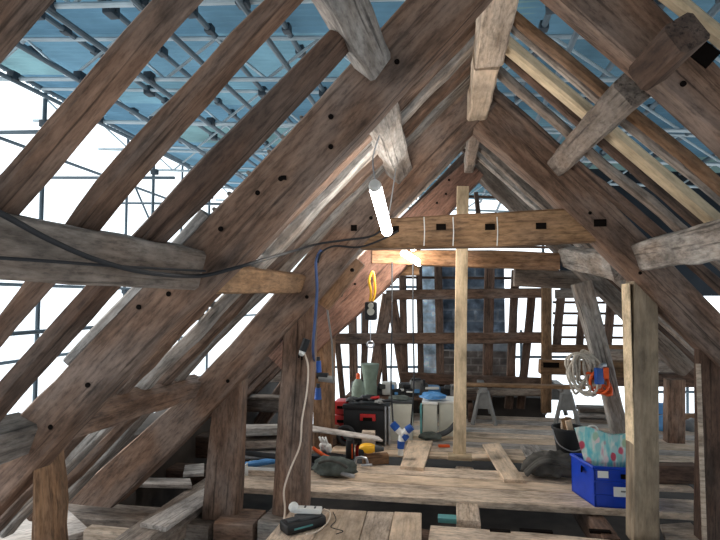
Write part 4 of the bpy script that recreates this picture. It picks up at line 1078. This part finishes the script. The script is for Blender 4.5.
while x < XR:
    t = MB().cyl((x, YB, zr(x) - .036), (x, YF, zr(x) - .036), .03, n=8).build('roof_tube', 'gal')
    tag(t, f'dark scaffold tube running lengthways under the roof sheets, {["first","second","third","fourth","fifth","sixth","seventh","eighth","ninth","tenth","eleventh","twelfth","thirteenth","fourteenth","fifteenth","sixteenth","seventeenth"][k]} from the left eave', 'scaffold tube', pt)
    for Y in (2.5, 4.5, 6.5, 8.5):
        if -5 < x < 3.5:
            cpl = MB().box((x, Y - .06, zr(x) - .05), (.10, .14, .12), bev=.015).build('coupler', 'coupler', t)
            MB().cyl((x - .06, Y - .06, zr(x) - .06), (x + .07, Y - .06, zr(x) - .06), .018, n=6).build('coupler_bolt', 'coupler', cpl)
            MB().box((x, Y + .85, zr(x) - .02), (.09, .13, .09), bev=.012).build('coupler', 'coupler', t)
            MB().box((x, Y + .35, zr(x) - .03), (.08, .10, .08), bev=.012).build('coupler', 'coupler', t)
    x += .8; k += 1
for k in range(9):
    x = -5.0 + .8 * k + .3; z = zr(x) - .53
    o = MB().cyl((x, .5, z), (x + .25, 12.5, z), .026, n=8).build('roof_tube', 'gal')
    tag(o, f'dark scaffold tube slung under the lattice girders, {["first","second","third","fourth","fifth","sixth","seventh","eighth","ninth"][k]} from the left eave', 'scaffold tube', 'tubes slung under the girders')
    for Y in (2.3, 3.6, 5.0, 6.4): MB().box((x + .25 * (Y - .5) / 12, Y - .04, z + .04), (.09, .10, .10), bev=.012).build('coupler', 'coupler', o)
# standards at left
for k, (x, Y) in enumerate([(-5.6, 2.6), (-5.6, 4.6), (-5.6, 6.6), (-5.6, 8.6), (-5.6, 10.6), (-4.5, 5.3), (-4.5, 7.6), (-4.5, 9.6)]):
    o = MB().cyl((x, Y, -3.5), (x, Y, zr(x) - (0.02 if x < -5 else .6)), .025, n=8).build('scaffold_standard', 'gal')
    tag(o, ('upright scaffold tube of the outer left row, %s from the camera' if x < -5 else 'upright scaffold tube of the inner left row, %s from the camera') % names[k if k < 5 else k - 5], 'scaffold tube', 'upright scaffold tubes at the left')
    for z in (zr(x) - .9, 1.7, -.2): MB().box((x + .03, Y - .02, z), (.10, .09, .08), bev=.012).build('coupler', 'coupler', o)
for k, (x, z) in enumerate([(-5.55, EYE + 2.05), (-5.55, 1.75), (-5.55, .75), (-5.55, -.2), (-4.45, 1.2)]):
    o = MB().cyl((x, .5, z), (x, 13, z), .024, n=8).build('scaffold_ledger', 'gal')
    tag(o, ['topmost level scaffold rail along the left below the eave', 'level scaffold rail at head height along the left', 'level scaffold rail at waist height along the left', 'lowest level scaffold rail along the left', 'level scaffold rail of the inner left row'][k], 'scaffold tube')
for k, (a, b) in enumerate([((-5.6, 2.6, 1.75), (-5.6, 4.6, 3.9)), ((-5.6, 4.6, 3.9), (-5.6, 6.6, 1.75)), ((-5.6, 6.6, 1.75), (-5.6, 8.6, 3.9)), ((-5.6, 8.6, 3.9), (-5.6, 10.6, 1.75)), ((-5.6, 3.0, -.6), (-5.6, 5.6, 1.7))]):
    o = MB().cyl(a, b, .02, n=8).build('scaffold_brace', 'gal')
    tag(o, f'slanting scaffold brace in the outer left row, {names[k]} one' if k < 4 else 'low slanting scaffold brace at the far left', 'scaffold tube')
for k, Y in enumerate([4.6, 6.6, 8.6]):
    o = MB().cyl((-6.2, Y, 3.3), (-3.6, Y, 3.2), .022, n=8).build('scaffold_transom', 'gal')
    tag(o, f'short cross tube over the left eave, {names[k]} from the camera', 'scaffold tube')
# scaffolding beyond the gable and on the right
for k, (px, y0, y1) in enumerate([(543, 240, 420), (645, 290, 400), (687, 320, 470), (362, 290, 400), (383, 330, 400), (521, 330, 420)]):
    a, b = P(px, y0, 9.6), P(px + 1, y1, 9.6)
    o = MB().cyl(a, b, .024, n=8).build('scaffold_standard', 'gal')
    tag(o, ['upright scaffold tube beyond the gable beside the light gable post', 'upright scaffold tube beyond the gable just past the pale prop', 'upright scaffold tube beyond the gable near the right edge post', 'upright scaffold tube beyond the gable at the left studs', 'upright scaffold tube beyond the gable between the leaning studs', 'upright scaffold tube beyond the gable right of the chimney'][k], 'scaffold tube')
for k, (x0, x1, py) in enumerate([(330, 420, 367), (500, 720, 357), (640, 720, 392), (380, 420, 287)]):
    o = MB().cyl(P(x0, py, 9.5), P(x1, py, 9.5), .022, n=8).build('scaffold_ledger', 'gal')
    tag(o, ['level scaffold tube beyond the left gable studs, lower one', 'level scaffold tube beyond the right side of the gable', 'lower level scaffold tube seen right of the pale prop', 'level scaffold tube beyond the left gable studs, upper one'][k], 'scaffold tube')

# ------------------------------------------------------------------ light, camera
wd = bpy.data.worlds.new('sky'); scn.world = wd; wd.use_nodes = True
t = wd.node_tree; t.nodes.clear()
ow = t.nodes.new('ShaderNodeOutputWorld'); bgk = t.nodes.new('ShaderNodeBackground')
tc = t.nodes.new('ShaderNodeTexCoord'); sx = t.nodes.new('ShaderNodeSeparateXYZ')
t.links.new(tc.outputs['Generated'], sx.inputs[0])
r = ramp(t, [(0.0, (.60, .60, .60)), (.45, (.86, .94, 1.0)), (.6, (.88, .95, 1.0)), (1.0, (.80, .90, 1.0))])
mr = t.nodes.new('ShaderNodeMapRange'); mr.inputs['From Min'].default_value = -1; mr.inputs['From Max'].default_value = 1
t.links.new(sx.outputs['Z'], mr.inputs['Value']); t.links.new(mr.outputs[0], r.inputs[0])
t.links.new(r.outputs[0], bgk.inputs['Color']); bgk.inputs['Strength'].default_value = 1.8
t.links.new(bgk.outputs[0], ow.inputs[0])

ld = bpy.data.lights.new('daylight', 'SUN'); ld.energy = 5.0; ld.angle = math.radians(70); ld.color = (1, .95, .88)
lo_ = bpy.data.objects.new('daylight', ld); COL.objects.link(lo_)
lo_.rotation_euler = V((1, -.15, -.58)).to_track_quat('-Z', 'Y').to_euler()
for nm, loc, en in (('lamp_glow', (-.22, 3.1, 2.0), 9), ('lamp_glow', (-.45, 5.0, 1.95), 36)):
    pl = bpy.data.lights.new(nm, 'POINT'); pl.energy = en; pl.shadow_soft_size = .12; pl.color = (1, .93, .84)
    po = bpy.data.objects.new(nm, pl); COL.objects.link(po); po.location = loc
cd = bpy.data.cameras.new('camera'); cam = bpy.data.objects.new('camera', cd); COL.objects.link(cam)
cd.sensor_fit = 'HORIZONTAL'; cd.sensor_width = 36; cd.lens = 36 * F / 720
cd.clip_start = .05; cd.clip_end = 200
cam.location = (0, 0, EYE); cam.rotation_euler = (math.pi / 2 + PH, 0, TH)
scn.camera = cam
scn.view_settings.view_transform = 'Standard'
scn.view_settings.look = 'None'
scn.view_settings.exposure = 0.2
